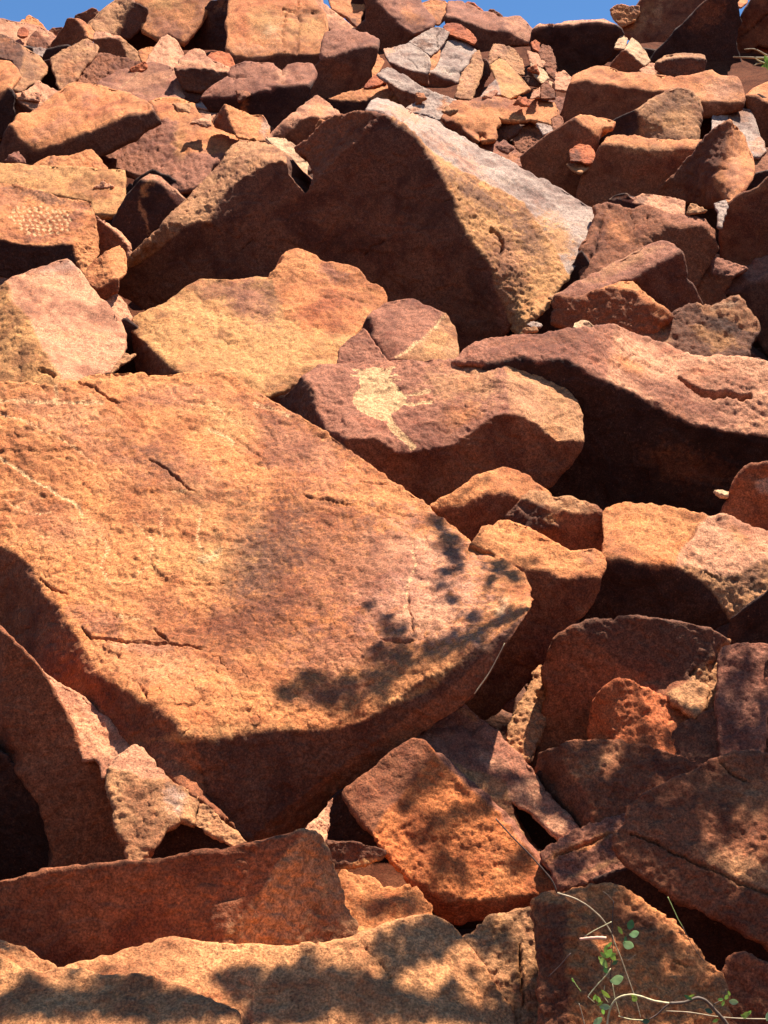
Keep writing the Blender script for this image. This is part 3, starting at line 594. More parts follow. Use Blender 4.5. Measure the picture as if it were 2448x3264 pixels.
rk('rough_dark_rock', 'dark rough rock with an orange rim, right of the twin peaked boulder\'s foot', 'b2',
   [(395,975),(410,825),(500,830),(560,832),(720,770),(790,738),(860,742),(940,815),(1000,870),(1095,940),(1030,965),(930,860),(850,790),(760,775),(935,1075),(800,1110),(560,1040)],
   [([0,1,2,3,4,13,12,11,10,9,14,15,16],0,6,'n',1.),([4,5,6,7,8,9,10,11,12,13],8,38,'o',.6)], rnd=1, kd=.99)
rk('lichened_rock', 'greenish brown lichened rock above the overhanging boulder\'s right half', 'b2',
   [(925,1065),(1000,1000),(1100,930),(1160,893),(1240,875),(1320,885),(1420,850),(1480,825),(1530,900),(1580,970),(1604,1030),(1560,1090),(1530,1200),(1400,1230),(1200,1230),(1000,1130),(1280,940),(1400,960),(1570,1050)],
   [([4,5,6,7,8,9,10,18,17,16],5,22,'t',.9),([0,1,2,3,4,16,17,18,10,11,12,13,14,15],0,30,'b',.9)], blobs=[((1350,1070),140,60,20,'y',.6),((1420,865),90,18,-15,'c',.9),((1000,1080),90,50,0,'t',.6),((1400,1000),130,40,20,'k',.8)], rnd=2, kd=.99)  # pale and black blobs paint its lit top edge and a shade pocket
rk('tan_topped_rock', 'rock with a sloping tan top and dark front, right of the twin peaked boulder', 'b2',
   [(432,818),(560,740),(700,665),(850,590),(950,530),(1040,500),(1110,530),(1147,560),(1060,620),(960,660),(880,720),(780,745),(640,810),(520,835),(1165,620),(1175,720),(1230,790),(1278,880),(1180,920),(1100,960),(1000,890),(900,790)],
   [(F_(0,13),-8,42,'m',.4),([7,14,15,16,17,18,19,20,21,10,9,8],0,-10,'b',.2)], blobs=[((800,640),260,40,-28,'t',.7)], rnd=1, kd=.99)
rk('red_rugged_rock', 'rugged red rock with a shaded right side, right of the twin peaked boulder\'s shoulder', 'b2',
   [(640,300),(700,280),(780,300),(850,322),(920,300),(1000,320),(1100,355),(1200,355),(1280,380),(1350,455),(1342,490),(1260,415),(1190,428),(1090,420),(1035,455),(1000,512),(900,575),(800,645),(640,720),(540,760),(590,610),(550,590),(600,470),(640,400),(655,340),(1362,540),(1312,610),(1235,760),(1170,740),(1140,570),(1040,520)],
   [(F_(0,24),-6,36,'n',1.),([10,25,26,27,28,29,30,15,14,13,12,11],0,-10,'n',.2)],
   blobs=[((760,420),130,60,40,'o',.6),((1150,370),170,30,8,'m',.7)], cracks=[([(690,360),(670,440),(640,560),(600,640)],9,.04),([(850,330),(870,400)],9,.03),([(960,340),(955,400)],8,.03)], rnd=1, kd=.99)
rk('small_dark_rock', 'small dark rock with a thin lit top between two larger ones at right', 'b2',
   [(1220,770),(1310,605),(1370,600),(1450,630),(1535,660),(1460,702),(1395,800),(1420,880),(1290,900),(1330,690)],
   [([1,2,3,4,5,9],0,38,'m',.5),([0,1,9,5,6,7,8],-5,-10,'n',.3)], rnd=1, kd=.99)
rk('mauve_topped_rock', 'mauve topped rock cut by the right edge above the lichened rock', 'b2',
   [(1390,805),(1450,710),(1530,655),(1660,585),(1850,500),(1850,700),(1660,735),(1550,742),(1490,795),(1480,830),(1580,970),(1620,1090),(1660,1160),(1850,1180)],
   [([0,1,2,3,4,5,6,7,8],-6,38,'m',.5),([0,8,7,6,5,13,12,11,10,9],0,-12,'b',.2)], rnd=2, kd=.99)
rk('dark_round_boulder', 'big dark red boulder in shade cut by the right edge', 'b2',
   [(1850,20),(1660,130),(1600,190),(1500,220),(1430,300),(1390,400),(1383,500),(1400,620),(1530,690),(1660,640),(1850,560)], [(F_(0,10),-8,-10,'n',.1)], blobs=[((1620,190),90,20,-25,'t',.6)], rnd=4, kd=.99)
rk('two_toned_triangle_rock', 'pointed rock with a dark left face and bright orange right face', 'a2',
   [(1430,716),(1300,800),(1240,890),(1170,970),(1100,1050),(1015,1135),(1040,1150),(1240,1192),(1320,1207),(1380,1202),(1410,1172),(1350,1090),(1370,1000),(1400,900),(1415,800),(1500,790),(1540,880),(1573,960),(1570,1030),(1500,1130),(1430,1208)],
   [([0,1,2,3,4,5,6,7,8,9,10,11,12,13,14],-60,2,'n',.9),([0,15,16,17,18,19,20,10,11,12,13,14],32,38,'o',.4)], blobs=[((1200,1000),70,180,35,'b',.6),((1450,1000),40,200,0,'p',.5)], rnd=1, kd=.985)
rk('pale_post_stone', 'thin pale upright stone just below the two toned pointed rock', 'b2',
   [(1345,275),(1410,255),(1422,300),(1400,350),(1380,420),(1368,415),(1370,330)], [(F_(0,6),5,38,'g',.3)], kd=1.)
rk('pale_topped_rock', 'flat topped pale rock in the row above the red rugged rock', 'b2',
   [(725,255),(760,228),(830,222),(860,250),(800,255),(920,222),(1000,228),(1165,265),(1165,350),(1090,350),(1030,320),(960,300),(850,320),(780,300)],
   [([0,1,2,3,4,11,12,13],-5,-5,'k',.3),([3,5,6,7,8,9,10,11,4],5,40,'p',.3)], rnd=1, kd=1.,blobs=[((800,235),60,12,-5,'c',1.),((920,260),40,30,0,'k',.6)])
rk('red_front_boulder', 'wide red brown boulder with a rough bright rim, right of the twin peaked boulder\'s top', 'a2',
   [(695,855),(720,818),(800,812),(950,822),(1100,835),(1265,828),(1235,880),(1100,890),(950,900),(800,862),(1180,970),(1060,1140),(1000,1190),(860,1190),(720,1210),(600,1230),(545,1190),(560,1080),(600,1000),(660,910)],
   [(F_(0,9),0,36,'o',.8),([0,9,8,7,6,10,11,12,13,14,15,16,17,18,19],-3,-8,'n',.25)], rnd=1, kd=.99, blobs=[((950,890),260,18,6,'t',.7)])
rk('round_stone', 'small round red knob stone resting in the shade at right', 'a2',
   [(495,885),(540,855),(600,855),(636,890),(642,940),(600,968),(560,950),(500,950)], [(F_(0,7),15,30,'r',.5)], blobs=[((520,920),40,35,0,'k',.7)], rnd=3, kd=.99)
rk('little_stone', 'little tan wedge just below the round red knob stone', 'a2',
   [(475,965),(560,960),(655,935),(610,985),(555,1022),(510,1000)], [(F_(0,5),0,40,'t',.4)], kd=1.)
rk('dark_gable_rock', 'dark gable shaped rock with a small sunlit cap, right of the grey slab edge', 'a2',
   [(212,925),(300,850),(400,775),(520,702),(560,690),(650,700),(757,725),(740,757),(680,765),(655,820),(600,760),(540,722),(660,900),(580,1000),(560,1200),(420,1150),(330,1060),(220,1010)],
   [([3,4,5,6,7,8,9,10,11],5,34,'o',.5),([0,1,2,3,11,10,9,12,13,14,15,16,17],-5,-8,'n',.3)], rnd=1, kd=.99)
rk('ochre_pyramid_rock', 'rounded pyramid rock with a scratched ochre face, before the long flat slab', 'a2',
   [(655,800),(680,760),(770,705),(880,655),(980,590),(1060,545),(1130,525),(1200,540),(1250,590),(1260,660),(1247,760),(1234,845),(1050,850),(900,840),(800,830),(720,830),(905,720)],
   [([0,1,2,3,16,13,14,15],-30,-18,'k',.2),([3,4,5,6,7,8,9,10,11,12,13,16],8,24,'t',.9)], rnd=2, kd=.985, blobs=[((1080,640),110,80,-20,'b',.7),((1050,720),150,50,-20,'y',.7)])
rk('long_flat_slab', 'long flat slab with a bright orange top, near the top right', 'a2',
   [(498,495),(520,452),(590,420),(650,400),(720,402),(780,425),(950,440),(1110,468),(1200,460),(1290,430),(1330,420),(1375,455),(1470,465),(1500,520),(1518,580),(1510,610),(1260,607),(1200,560),(1060,540),(900,530),(780,520),(680,500),(590,475),(1505,645),(1260,680),(1100,720),(900,740),(640,760),(450,760),(470,600)],
   [(F_(0,22),2,32,'o',.3),([0,22,21,20,19,18,17,16,15,23,24,25,26,27,28,29],0,-8,'n',.2)], blobs=[((1400,530),120,80,0,'p',.8),((1100,480),200,40,0,'r',.4)], rnd=1, kd=.985)
rk('pale_post_rock', 'pale grey tan square stone in the gap behind the pointed rock', 'a2',
   [(1335,662),(1420,650),(1424,722),(1385,760),(1330,785)], [(F_(0,4),10,34,'g',.2)], kd=1.)
rk('grey_streaked_rock', 'grey streaked upright rock behind the two toned pointed rock', 'a2',
   [(1420,650),(1480,640),(1550,645),(1582,720),(1610,800),(1645,890),(1600,930),(1550,925),(1500,800),(1430,715)], [(F_(0,9),12,34,'g',.4)], blobs=[((1480,680),60,50,0,'t',.7),((1600,860),50,50,0,'p',.7)], kd=1., rnd=1)
rk('edge_slab', 'orange topped slab cut by the right edge beside the long flat slab', 'a2',
   [(1528,572),(1570,525),(1660,490),(1850,470),(1850,650),(1660,618),(1590,572),(1850,880),(1620,860),(1585,730),(1552,655)],
   [([0,1,2,3,4,5,6],0,34,'o',.2),([0,6,5,4,7,8,9,10],-5,-10,'n',.2)], rnd=1, kd=.99)
rk('small_edge_rock', 'small brown rock at the right edge under the edge slab', 'a2',
   [(1560,920),(1620,880),(1850,860),(1850,1100),(1640,1090),(1560,1100),(1580,1000)], [(F_(0,6),0,32,'n',.8)], kd=1.01)
rk('dish_rock', 'flat dark dish shaped rock lying on the skyline slope above the long slab', 'a2',
   [(1000,405),(1002,370),(1050,332),(1170,317),(1282,325),(1293,350),(1275,420),(1180,470),(1070,450),(1250,345),(1100,345),(1030,370)],
   [([1,2,3,4,5,9,10,11],0,36,'t',.2),([0,1,11,10,9,5,6,7,8],0,-4,'b',.4)], rnd=1, kd=.99, blobs=[((1200,400),60,40,0,'n',.8)])
rk('pale_triangle_rock', 'pale cream triangular rock with a dark left side below the dark boulders', 'a2',
   [(733,395),(800,305),(820,300),(860,223),(905,265),(967,360),(930,392),(912,430),(740,420)], [([2,3,4,5,6],25,36,'c',.2),([0,1,2,6,7,8],-5,-15,'n',.2)], rnd=1, kd=.99)
rk('cream_chip', 'small cream chip left of the pale triangular rock', 'a2', [(758,285),(800,200),(832,228),(812,292)], [(F_(0,3),0,36,'c',.3)], kd=1.)
rk('pink_rubble_stone', 'small pink stone behind the long flat slab', 'a2', [(905,415),(960,368),(1002,380),(1085,455),(950,460)], [(F_(0,4),0,34,'p',.5)], kd=1.)
rk('pale_wedge', 'small pale wedge at the left end of the long flat slab', 'a2', [(410,430),(455,418),(518,470),(505,540),(410,530)], [(F_(0,4),0,34,'p',.4)], kd=1.)
rk('shade_filler_rock', 'added rock coloured as shade in the hollow at the lower left edge', 'e0', [(-120,300),(40,380),(120,490),(230,650),(275,800),(330,970),(300,1080),(-120,1140)], [(F_(0,7),-10,-30,'k',.2)], kd=1.08)  # added fillers: the hollows' shade is put into their black colour
rk('shade_filler_rock', 'added rock coloured as shade, filling the triangular hollow under the pale rough rock', 'e0', [(760,1060),(870,920),(990,800),(1060,750),(1200,810),(1400,900),(1450,960),(1100,1040),(800,1090)], [(F_(0,8),0,-30,'k',.2)], kd=1.08)
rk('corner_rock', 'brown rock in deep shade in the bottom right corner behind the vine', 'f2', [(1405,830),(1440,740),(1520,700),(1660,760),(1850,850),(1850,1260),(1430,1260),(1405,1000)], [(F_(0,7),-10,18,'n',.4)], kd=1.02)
rk('shade_filler_rock', 'added rock coloured as shade between the vine boulder and the great brown boulder', 'f2', [(640,260),(860,180),(1000,250),(1300,420),(1700,640),(1850,760),(1650,800),(1420,860),(1250,680),(1000,450)], [(F_(0,9),-10,-25,'k',.2)], kd=1.08)
rk('shade_filler_rock', 'added rock coloured as shade in the hollow right of the mauve slab', 'e2', [(160,680),(320,480),(560,700),(660,800),(560,860),(330,980),(200,860)], [(F_(0,6),0,-25,'k',.2)], kd=1.06)

SH = [(442,262,17,'the orange fang rock','p'),(706,270,16,'the lip slab near the central summit','o'),(902,212,14,'the long narrow grey strip','o'),(968,238,13,'the pink grey slab strip','t'),(1062,206,12,'the pillar stone','p'),
      (1128,222,13,'the tan pyramid stone','r'),(1168,203,11,'the cream striped stone','o'),(1208,184,12,'the left end of the long flat slab','p'),(1158,150,11,'the skyline black rock','r'),(1236,262,16,'the front foot of the long flat slab','n'),
      (1092,318,15,'the stepped flat rock','m'),(1180,372,15,'the dark gable rock','n'),(1262,345,13,'the round red knob stone','t'),(1318,424,14,'the red rugged rock\'s crest','p'),(1300,236,12,'the ochre pyramid rock','n'),
      (588,312,15,'the notch of the twin peaked boulder','p'),(396,232,15,'the smooth grey mauve rock','t'),(66,212,16,'the pale tan rock at far left','p'),(34,344,17,'the long yellow slab at the left edge','m'),(222,402,13,'the ribbed dark rock','p'),
      (300,146,13,'the hood shaped rock','r'),(526,208,14,'the kite shaped rock','n'),(1392,252,13,'the grey streaked upright rock','g'),(1500,455,14,'the dark round boulder at the right edge','t'),(1545,560,14,'the mauve topped rock','p'),
      (1205,640,12,'the foot of the rough dark rock','t'),(1142,712,11,'the pale flake','t'),(700,1030+640,12,'the lowest tip of the largest slab','t')]
hr = np.random.default_rng(21)
for x_, y_, r_, nm_, c_ in SH:
    n_ = int(hr.integers(5, 8)); an = np.sort(hr.uniform(0, 2*math.pi, n_)*.35+np.arange(n_)*2*math.pi/n_)
    rr_ = r_*hr.uniform(.75, 1.35, n_); ex = hr.uniform(1.1, 1.6)
    P_ = [((x_+rr_[i]*ex*math.cos(an[i]))*2448/1659*S, (y_+rr_[i]*.8*math.sin(an[i]))*2448/1659*S) for i in range(n_)]
    P_.append(((x_+hr.uniform(-.3, .3)*r_)*2448/1659*S, (y_+hr.uniform(-.1, .35)*r_)*2448/1659*S)); m_ = n_
    a_, b_ = 0, n_//2
    f1 = list(range(a_, b_+1))+[m_]; f2 = list(range(b_, n_))+[0, m_]
    rk('angular_stone', 'small jagged stone wedged beside '+nm_, 'a0', P_, [(f1, hr.uniform(-20, 20), hr.uniform(-5, 10), c_, .4), (f2, hr.uniform(-10, 35), hr.uniform(32, 44), c_, .4)], kd=.99, rnd=1)
rk('stepped_flat_rock', 'wide flat orange rock with mauve top, behind the grey ridge of the twin peaked boulder', 'a1',
   [(1120,700),(1190,600),(1280,605),(1350,580),(1450,575),(1560,600),(1660,595),(1780,610),(1808,680),(1760,745),(1640,710),(1560,720),(1450,700),(1430,830),(1330,832),(1240,750),(1365,810),(1320,850),(1230,800)],
   [(F_(0,15),4,32,'o',.3),([0,15,16,17,18],-5,-12,'n',.2)], blobs=[((1400,610),200,40,5,'m',.8),((1620,620),120,40,0,'r',.5)], rnd=1, kd=.99)
rk('dark_lump', 'dark lumpy rock on the right end of the stepped flat rock', 'a1', [(1430,795),(1452,700),(1530,710),(1592,750),(1545,800),(1470,838)], [(F_(0,5),-20,20,'b',1.)], kd=.985)
rk('dark_lump', 'second dark lump, rounder, beside the shaded gable rock', 'a1', [(1535,800),(1590,750),(1640,728),(1722,800),(1690,860),(1605,910),(1560,880)], [(F_(0,6),0,28,'n',1.)], kd=.985)
rk('low_rock', 'low brown rock between the grey ridge and the dark lumps', 'a1', [(1325,832),(1430,825),(1470,835),(1560,872),(1605,905),(1592,990),(1500,945),(1430,912),(1370,882)], [(F_(0,8),5,34,'m',.5)], kd=.99, blobs=[((1530,930),60,40,0,'o',.6)])
rk('shard_rock', 'brown shard in the gap at the left end of the long flat slab', 'a2', [(370,605),(430,570),(480,580),(470,690),(440,680),(400,645)], [(F_(0,5),0,30,'m',.5)], kd=1., )
rk('pale_rubble', 'small pale stone below the brown shard, beside the dark gable rock', 'a2', [(300,728),(380,745),(395,772),(340,795)], [(F_(0,3),0,34,'g',.3)], kd=1.)
rk('brown_rubble', 'small rounded brown stone left of the dark gable rock', 'a2', [(390,700),(430,675),(458,720),(400,785)], [(F_(0,3),10,30,'n',.3)], kd=1.)
# cluster right of the grey quartz
rk('tan_pyramid', 'tan pyramid shaped stone right of the grey fractured outcrop', 'a1', [(1345,582),(1400,505),(1440,470),(1405,390),(1460,345),(1500,372),(1580,455),(1642,530),(1600,548),(1510,585),(1600,570),(1470,560)],
   [([0,1,2,11],-10,38,'g',.2),([2,3,4,5,6,7,8,9,11],22,36,'y',.2)], rnd=1, kd=.98, blobs=[((1410,540),60,40,0,'p',.6)])
rk('knobbly_stone', 'grey brown knobbly stone above the tan pyramid stone', 'a1', [(1395,385),(1402,320),(1425,262),(1480,268),(1540,290),(1592,360),(1602,445),(1560,435),(1500,375),(1455,342)], [(F_(0,9),10,30,'t',.7)], blobs=[((1450,300),50,40,0,'p',.8),((1500,290),40,40,0,'b',.6)], rnd=1, kd=.99)
rk('split_stone', 'upright reddish stone between tan pyramid and black shaded rock', 'a2', [(312,310),(330,262),(370,270),(408,350),(413,475),(370,440),(340,380)], [(F_(0,6),-5,30,'n',.7)], kd=.99, rnd=1)
rk('split_stone', 'cream striped stone leaning on the upright reddish stone', 'a2', [(262,370),(300,385),(352,430),(372,462),(330,492),(275,430)], [(F_(0,5),0,36,'c',.4)], kd=.985, rnd=1)
rk('split_stone', 'tilted cream sliver above the striped stone', 'a2', [(245,300),(300,320),(348,372),(330,402),(262,368)], [(F_(0,4),0,34,'p',.5)], kd=.99, rnd=1)
rk('split_stone', 'dark leaning sliver left of the cream striped stone', 'a2', [(232,475),(255,420),(290,440),(342,480),(322,510),(250,500)], [(F_(0,5),-20,15,'b',.5)], kd=.99, rnd=1)
rk('split_stone', 'red brown stone at the foot of the upright reddish stone', 'a2', [(325,540),(335,500),(362,478),(400,545),(405,582),(325,580)], [(F_(0,5),0,28,'n',.5)], kd=.98, rnd=1)
rk('split_stone', 'narrow cream sliver standing beside the long flat slab\'s left end', 'a2', [(368,478),(414,490),(402,540),(414,580),(390,570)], [(F_(0,4),15,36,'c',.3)], kd=.975, rnd=1)
rk('split_stone', 'pink stone scrap beneath the dark leaning sliver', 'a2', [(262,582),(285,540),(318,513),(312,572)], [(F_(0,3),0,36,'p',.4)], kd=.98, rnd=1)
rk('split_stone', 'small brown point just under the cloudless skyline notch', 'a2', [(268,250),(290,238),(314,255),(312,305),(282,292)], [(F_(0,4),0,30,'r',.5)], kd=1., rnd=1)
rk('slab_strip', 'pink grey slab strip wedged below the grey fractured outcrop', 'a1', [(910,640),(1010,590),(1078,548),(1205,592),(1150,700),(1100,708),(1030,680),(960,668)], [(F_(0,7),0,34,'g',.5)], blobs=[((1140,620),40,40,0,'o',.8),((960,640),50,30,0,'o',.6)], rnd=1, kd=.99)
rk('long_grey_strip', 'long narrow grey slab lying under the grey fractured outcrop', 'a1', [(740,440),(800,398),(850,420),(980,500),(1072,550),(1030,578),(880,530),(800,480),(1020,620),(900,630),(850,560)],
   [(F_(0,7),5,32,'g',.3),([5,6,7,10,9,8],0,-5,'n',.8)], rnd=1, kd=.99)
rk('brown_rubble', 'small brown stones\' edge left of the long narrow grey slab', 'a1', [(668,520),(700,470),(745,435),(800,480),(850,520),(800,485),(760,500),(700,520)], [([0,1,2,3,6,7],0,32,'r',.6)], kd=.995)
rk('grey_outcrop_block', 'pale grey left block of the fractured outcrop near the top', 'a1', [(780,292),(850,282),(930,255),(1000,298),(1042,342),(1052,385),(1035,440),(930,412),(820,372),(795,335),(1040,500),(880,440)],
   [(F_(0,9),-5,36,'g',.3),([8,7,6,10,11],0,-15,'n',.4)], rnd=1, kd=.985, blobs=[((800,305),40,22,0,'p',.8)], cracks=[([(850,300),(930,360),(1000,420)],5,.02)])
rk('grey_outcrop_block', 'dark streaked upper block of the grey fractured outcrop', 'a1', [(930,250),(1000,205),(1060,170),(1112,165),(1165,190),(1140,240),(1100,292),(1055,330),(1000,292)], [(F_(0,8),5,32,'g',.4)], blobs=[((1020,265),60,30,10,'b',.9)], rnd=1, kd=.99, cracks=[([(1110,170),(1090,230),(1105,285)],6,.03)])
rk('orange_wedge', 'small orange wedge jammed in the middle of the grey fractured outcrop', 'a1', [(1040,330),(1080,285),(1112,300),(1095,370),(1045,445),(995,420),(1050,385)], [(F_(0,6),0,36,'o',.4)], kd=.985, rnd=1)
rk('grey_outcrop_block', 'large pale grey right block of the fractured outcrop, shaded underneath', 'a1', [(1108,295),(1160,245),(1240,238),(1322,300),(1278,350),(1272,385),(1222,430),(1228,490),(1130,468),(1048,432),(1072,370),(1195,580),(1000,520),(930,430),(1020,440)],
   [(F_(0,10),5,36,'g',.3),([7,8,9,14,13,12,11],0,-18,'n',.4)], rnd=1, kd=.99, cracks=[([(1120,330),(1200,350),(1270,370)],6,.03),([(1070,400),(1150,420),(1225,430)],5,.03)])
rk('pillar_stone', 'upright mottled pillar stone at the right of the fractured outcrop', 'a1', [(1203,578),(1240,430),(1290,380),(1312,312),(1342,298),(1362,370),(1352,440),(1312,540),(1292,595)], [(F_(0,8),5,32,'t',.6)], rnd=1, kd=.98, blobs=[((1270,480),40,70,0,'p',.6)])
rk('dark_pillar', 'dark stone between mottled pillar and tan pyramid', 'a1', [(1335,360),(1380,350),(1417,410),(1375,470),(1345,575),(1305,570),(1350,450)], [(F_(0,6),-25,8,'b',.6)], rnd=1, kd=.99)
rk('lip_slab', 'small bright lipped slab just above the twin peaked boulder\'s summit', 'a1', [(458,587),(560,550),(700,518),(800,485),(850,540),(875,600),(845,620),(760,582),(700,580),(640,602),(690,640),(665,690),(540,690),(500,640)],
   [(F_(0,9),5,32,'o',.4),([0,9,8,7,10,11,12,13],0,-15,'k',.3)], rnd=1, kd=.985)
rk('kite_rock', 'pale kite shaped rock left of the twin peaked boulder\'s summit', 'a1', [(100,812),(200,710),(310,625),(388,565),(450,610),(525,680),(430,702),(350,690),(300,700),(180,822),(335,860),(210,860)],
   [(F_(0,9),8,34,'p',.2),([9,8,7,6,10,11],5,-12,'n',.3)], rnd=1, kd=.985, blobs=[((390,640),60,50,30,'o',.6)])
rk('orange_fang', 'bright orange fang shaped rock with a dark left side', 'a0', [(1320,615),(1400,650),(1470,680),(1542,680),(1580,745),(1575,840),(1400,810),(1385,790),(1345,700),(1262,742),(1290,670)],
   [([0,1,2,3,4,5,6,7,8],10,36,'o',.5),([0,8,7,9,10],-55,-8,'n',.2)], rnd=1, kd=.985, blobs=[((1560,740),30,70,0,'g',.6)])
rk('split_top_slab', 'flat two part mauve slab with deep black shade below, near the top', 'a0',
   [(1185,580),(1230,530),(1290,490),(1350,450),(1362,400),(1440,375),(1600,382),(1660,430),(1700,390),(1825,390),(1852,430),(1815,512),(1675,520),(1560,540),(1450,560),(1400,570),(1250,578),(1790,590),(1745,640),(1600,770),(1540,690),(1440,670),(1330,650),(1240,655)],
   [(F_(0,16),0,30,'m',.5),([0,16,15,14,13,12,11,17,18,19,20,21,22,23],0,-18,'k',.2)], rnd=1, kd=.98, blobs=[((1660,450),40,60,0,'p',.8),((1430,610),22,60,0,'o',.8)], cracks=[([(1330,455),(1450,465)],8,.05),([(1665,400),(1655,500)],6,.03)])
rk('wedge_rock', 'wedge rock with pinkish top and dark front below the huge orange block', 'a0', [(1028,402),(1080,340),(1120,300),(1172,292),(1222,350),(1352,405),(1345,432),(1200,402),(1100,412),(1045,412),(1060,480),(1090,525),(1180,540),(1290,500),(1350,460)],
   [(F_(0,9),5,32,'p',.4),([0,9,8,7,6,14,13,12,11,10],0,-5,'b',.9)], rnd=1, kd=.98)
rk('round_chip', 'small reddish rounded stone under the huge orange block\'s left end', 'a0', [(1208,345),(1240,315),(1290,305),(1345,318),(1378,380),(1352,410),(1230,362)], [(F_(0,6),5,32,'r',.4)], kd=.99, rnd=2)
rk('brown_gap_rock', 'brown rubble stone under the dark wedge rock', 'a0', [(1080,560),(1095,520),(1180,530),(1195,560),(1160,600),(1110,600)], [(F_(0,5),0,25,'b',.9)], kd=.99)
rk('dark_faced_block', 'dark block with a brown sunlit top, right of the huge orange block', 'a1', [(425,245),(440,200),(530,180),(640,200),(745,235),(742,285),(660,292),(560,312),(480,345),(415,352),(720,372),(655,530),(460,610),(340,600),(372,400)],
   [(F_(0,9),5,30,'m',.6),([9,8,7,6,5,10,11,12,13,14],0,-14,'b',.3)], blobs=[((580,450),130,90,0,'n',.8)], rnd=1, kd=.98)
rk('sliver_rock', 'thin tan slivers at the right side of the dark block', 'a1', [(735,300),(757,340),(782,362),(745,430),(690,480),(650,530),(690,420)], [(F_(0,6),25,30,'o',.5)], kd=.99)
rk('huge_orange_block', 'huge bright orange block with yellow patches at the top of the pile', 'a0',
   [(1350,-90),(1345,100),(1335,300),(1370,335),(1500,345),(1600,335),(1680,322),(1850,328),(1895,320),(1905,230),(1925,190),(1910,120),(1880,60),(1750,-90),(1870,400),(1640,420),(1520,395),(1380,395)],
   [(F_(0,13),0,28,'o',.5),([3,4,5,6,7,8,14,15,16,17],0,-20,'b',.5)], rnd=1, kd=.975, rough=.8,
   blobs=[((1560,140),90,90,0,'y',1.),((1600,200),60,50,0,'c',.5),((1830,170),70,90,0,'y',1.),((1730,180),50,80,0,'y',.9),((1420,150),50,200,0,'r',.6),((1640,20),300,40,0,'r',.6),((1500,300),180,30,0,'p',.5)],
   cracks=[([(1680,80),(1665,200),(1665,325)],6,.04),([(1765,90),(1755,200),(1745,325)],6,.04),([(1640,65),(1750,80),(1880,95)],6,.05),([(1750,-80),(1755,80)],7,.06)])
rk('upper_slab', 'pinkish slab leaning behind the huge orange block, cut by the top edge', 'a1', [(275,-90),(400,-90),(420,20),(480,70),(580,150),(655,210),(560,200),(470,195),(440,140),(300,90)], [(F_(0,9),5,30,'p',.4)], rnd=1, kd=.985)
rk('upper_block', 'orange block with a dark lower point cut by the top edge', 'a1', [(430,-90),(655,-90),(662,40),(640,110),(625,165),(570,110),(480,65)], [(F_(0,6),0,32,'o',.3)], blobs=[((600,140),40,30,40,'b',.8)], rnd=1, kd=.99)  # dark blob paints the shade on its lower point
rk('shadowed_boulder', 'big boulder with black lower face and orange sunlit crown at top centre', 'a1',
   [(655,-90),(690,30),(680,120),(625,175),(745,225),(755,300),(880,275),(960,205),(880,160),(810,90),(730,20),(700,-90),(930,-90),(1000,30),(1085,130),(1050,172)],
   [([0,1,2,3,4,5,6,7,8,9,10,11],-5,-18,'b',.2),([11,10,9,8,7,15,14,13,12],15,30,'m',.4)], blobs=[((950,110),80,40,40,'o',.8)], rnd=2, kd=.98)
rk('small_crown_rock', 'small rounded brown rock above the grey fractured outcrop', 'a1', [(985,30),(1060,4),(1140,8),(1168,50),(1145,105),(1100,150),(1060,130),(1020,70)], [(F_(0,7),5,30,'o',.3)], blobs=[((1090,90),60,30,0,'b',.6)], rnd=3, kd=.99)
rk('strip_rock', 'brown sloping rock under the long smooth skyline slab', 'a1', [(1130,160),(1150,140),(1230,145),(1290,190),(1325,240),(1310,262),(1250,235),(1165,205)], [(F_(0,7),0,30,'r',.3)], rnd=1, kd=.98)
rk('skyline_slab', 'long smooth slab sloping down the skyline at top centre right', 'a1',
   [(1145,100),(1165,15),(1230,12),(1330,62),(1480,112),(1580,100),(1640,160),(1672,195),(1625,258),(1500,195),(1380,182),(1250,130),(1152,138),(1230,150),(1310,205),(1320,255),(1390,350),(1440,265),(1520,262)],
   [(F_(0,11),8,30,'m',.2),([0,11,10,9,8,18,17,16,15,14,13,12],0,-15,'b',.2)], blobs=[((1570,170),90,60,30,'p',.9)], rnd=2, kd=.985)
rk('skyline_stone', 'small dark pointed stone on the skyline above the long smooth slab', 'a1', [(1392,98),(1400,62),(1425,60),(1475,98),(1480,130),(1430,130)], [(F_(0,5),0,15,'n',.4)], kd=.995, rnd=1)
rk('skyline_stone', 'small brown stone on the skyline at the head of the smooth slab', 'a1', [(1255,30),(1272,12),(1310,22),(1360,65),(1350,90),(1300,70)], [(F_(0,5),0,15,'r',.4)], kd=.995, rnd=1)
rk('skyline_black_rock', 'black shaded skyline boulder with a thin bright top edge, at right', 'a2',
   [(268,260),(285,180),(320,152),(440,150),(460,135),(560,128),(690,125),(755,152),(800,200),(770,300),(650,400),(540,470),(400,480),(300,400),(690,145),(560,146),(450,160),(330,168)],
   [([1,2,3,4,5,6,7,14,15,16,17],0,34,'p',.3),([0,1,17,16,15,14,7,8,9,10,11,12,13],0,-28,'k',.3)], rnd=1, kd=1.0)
rk('round_skyline_stone', 'small round orange knob on the skyline beside the lichened dark boulder', 'a2', [(733,60),(760,35),(800,28),(845,42),(900,38),(905,75),(870,130),(800,160),(750,112)], [(F_(0,8),-10,15,'o',.5)], blobs=[((870,60),40,30,0,'b',.7)], kd=.99, rnd=2)
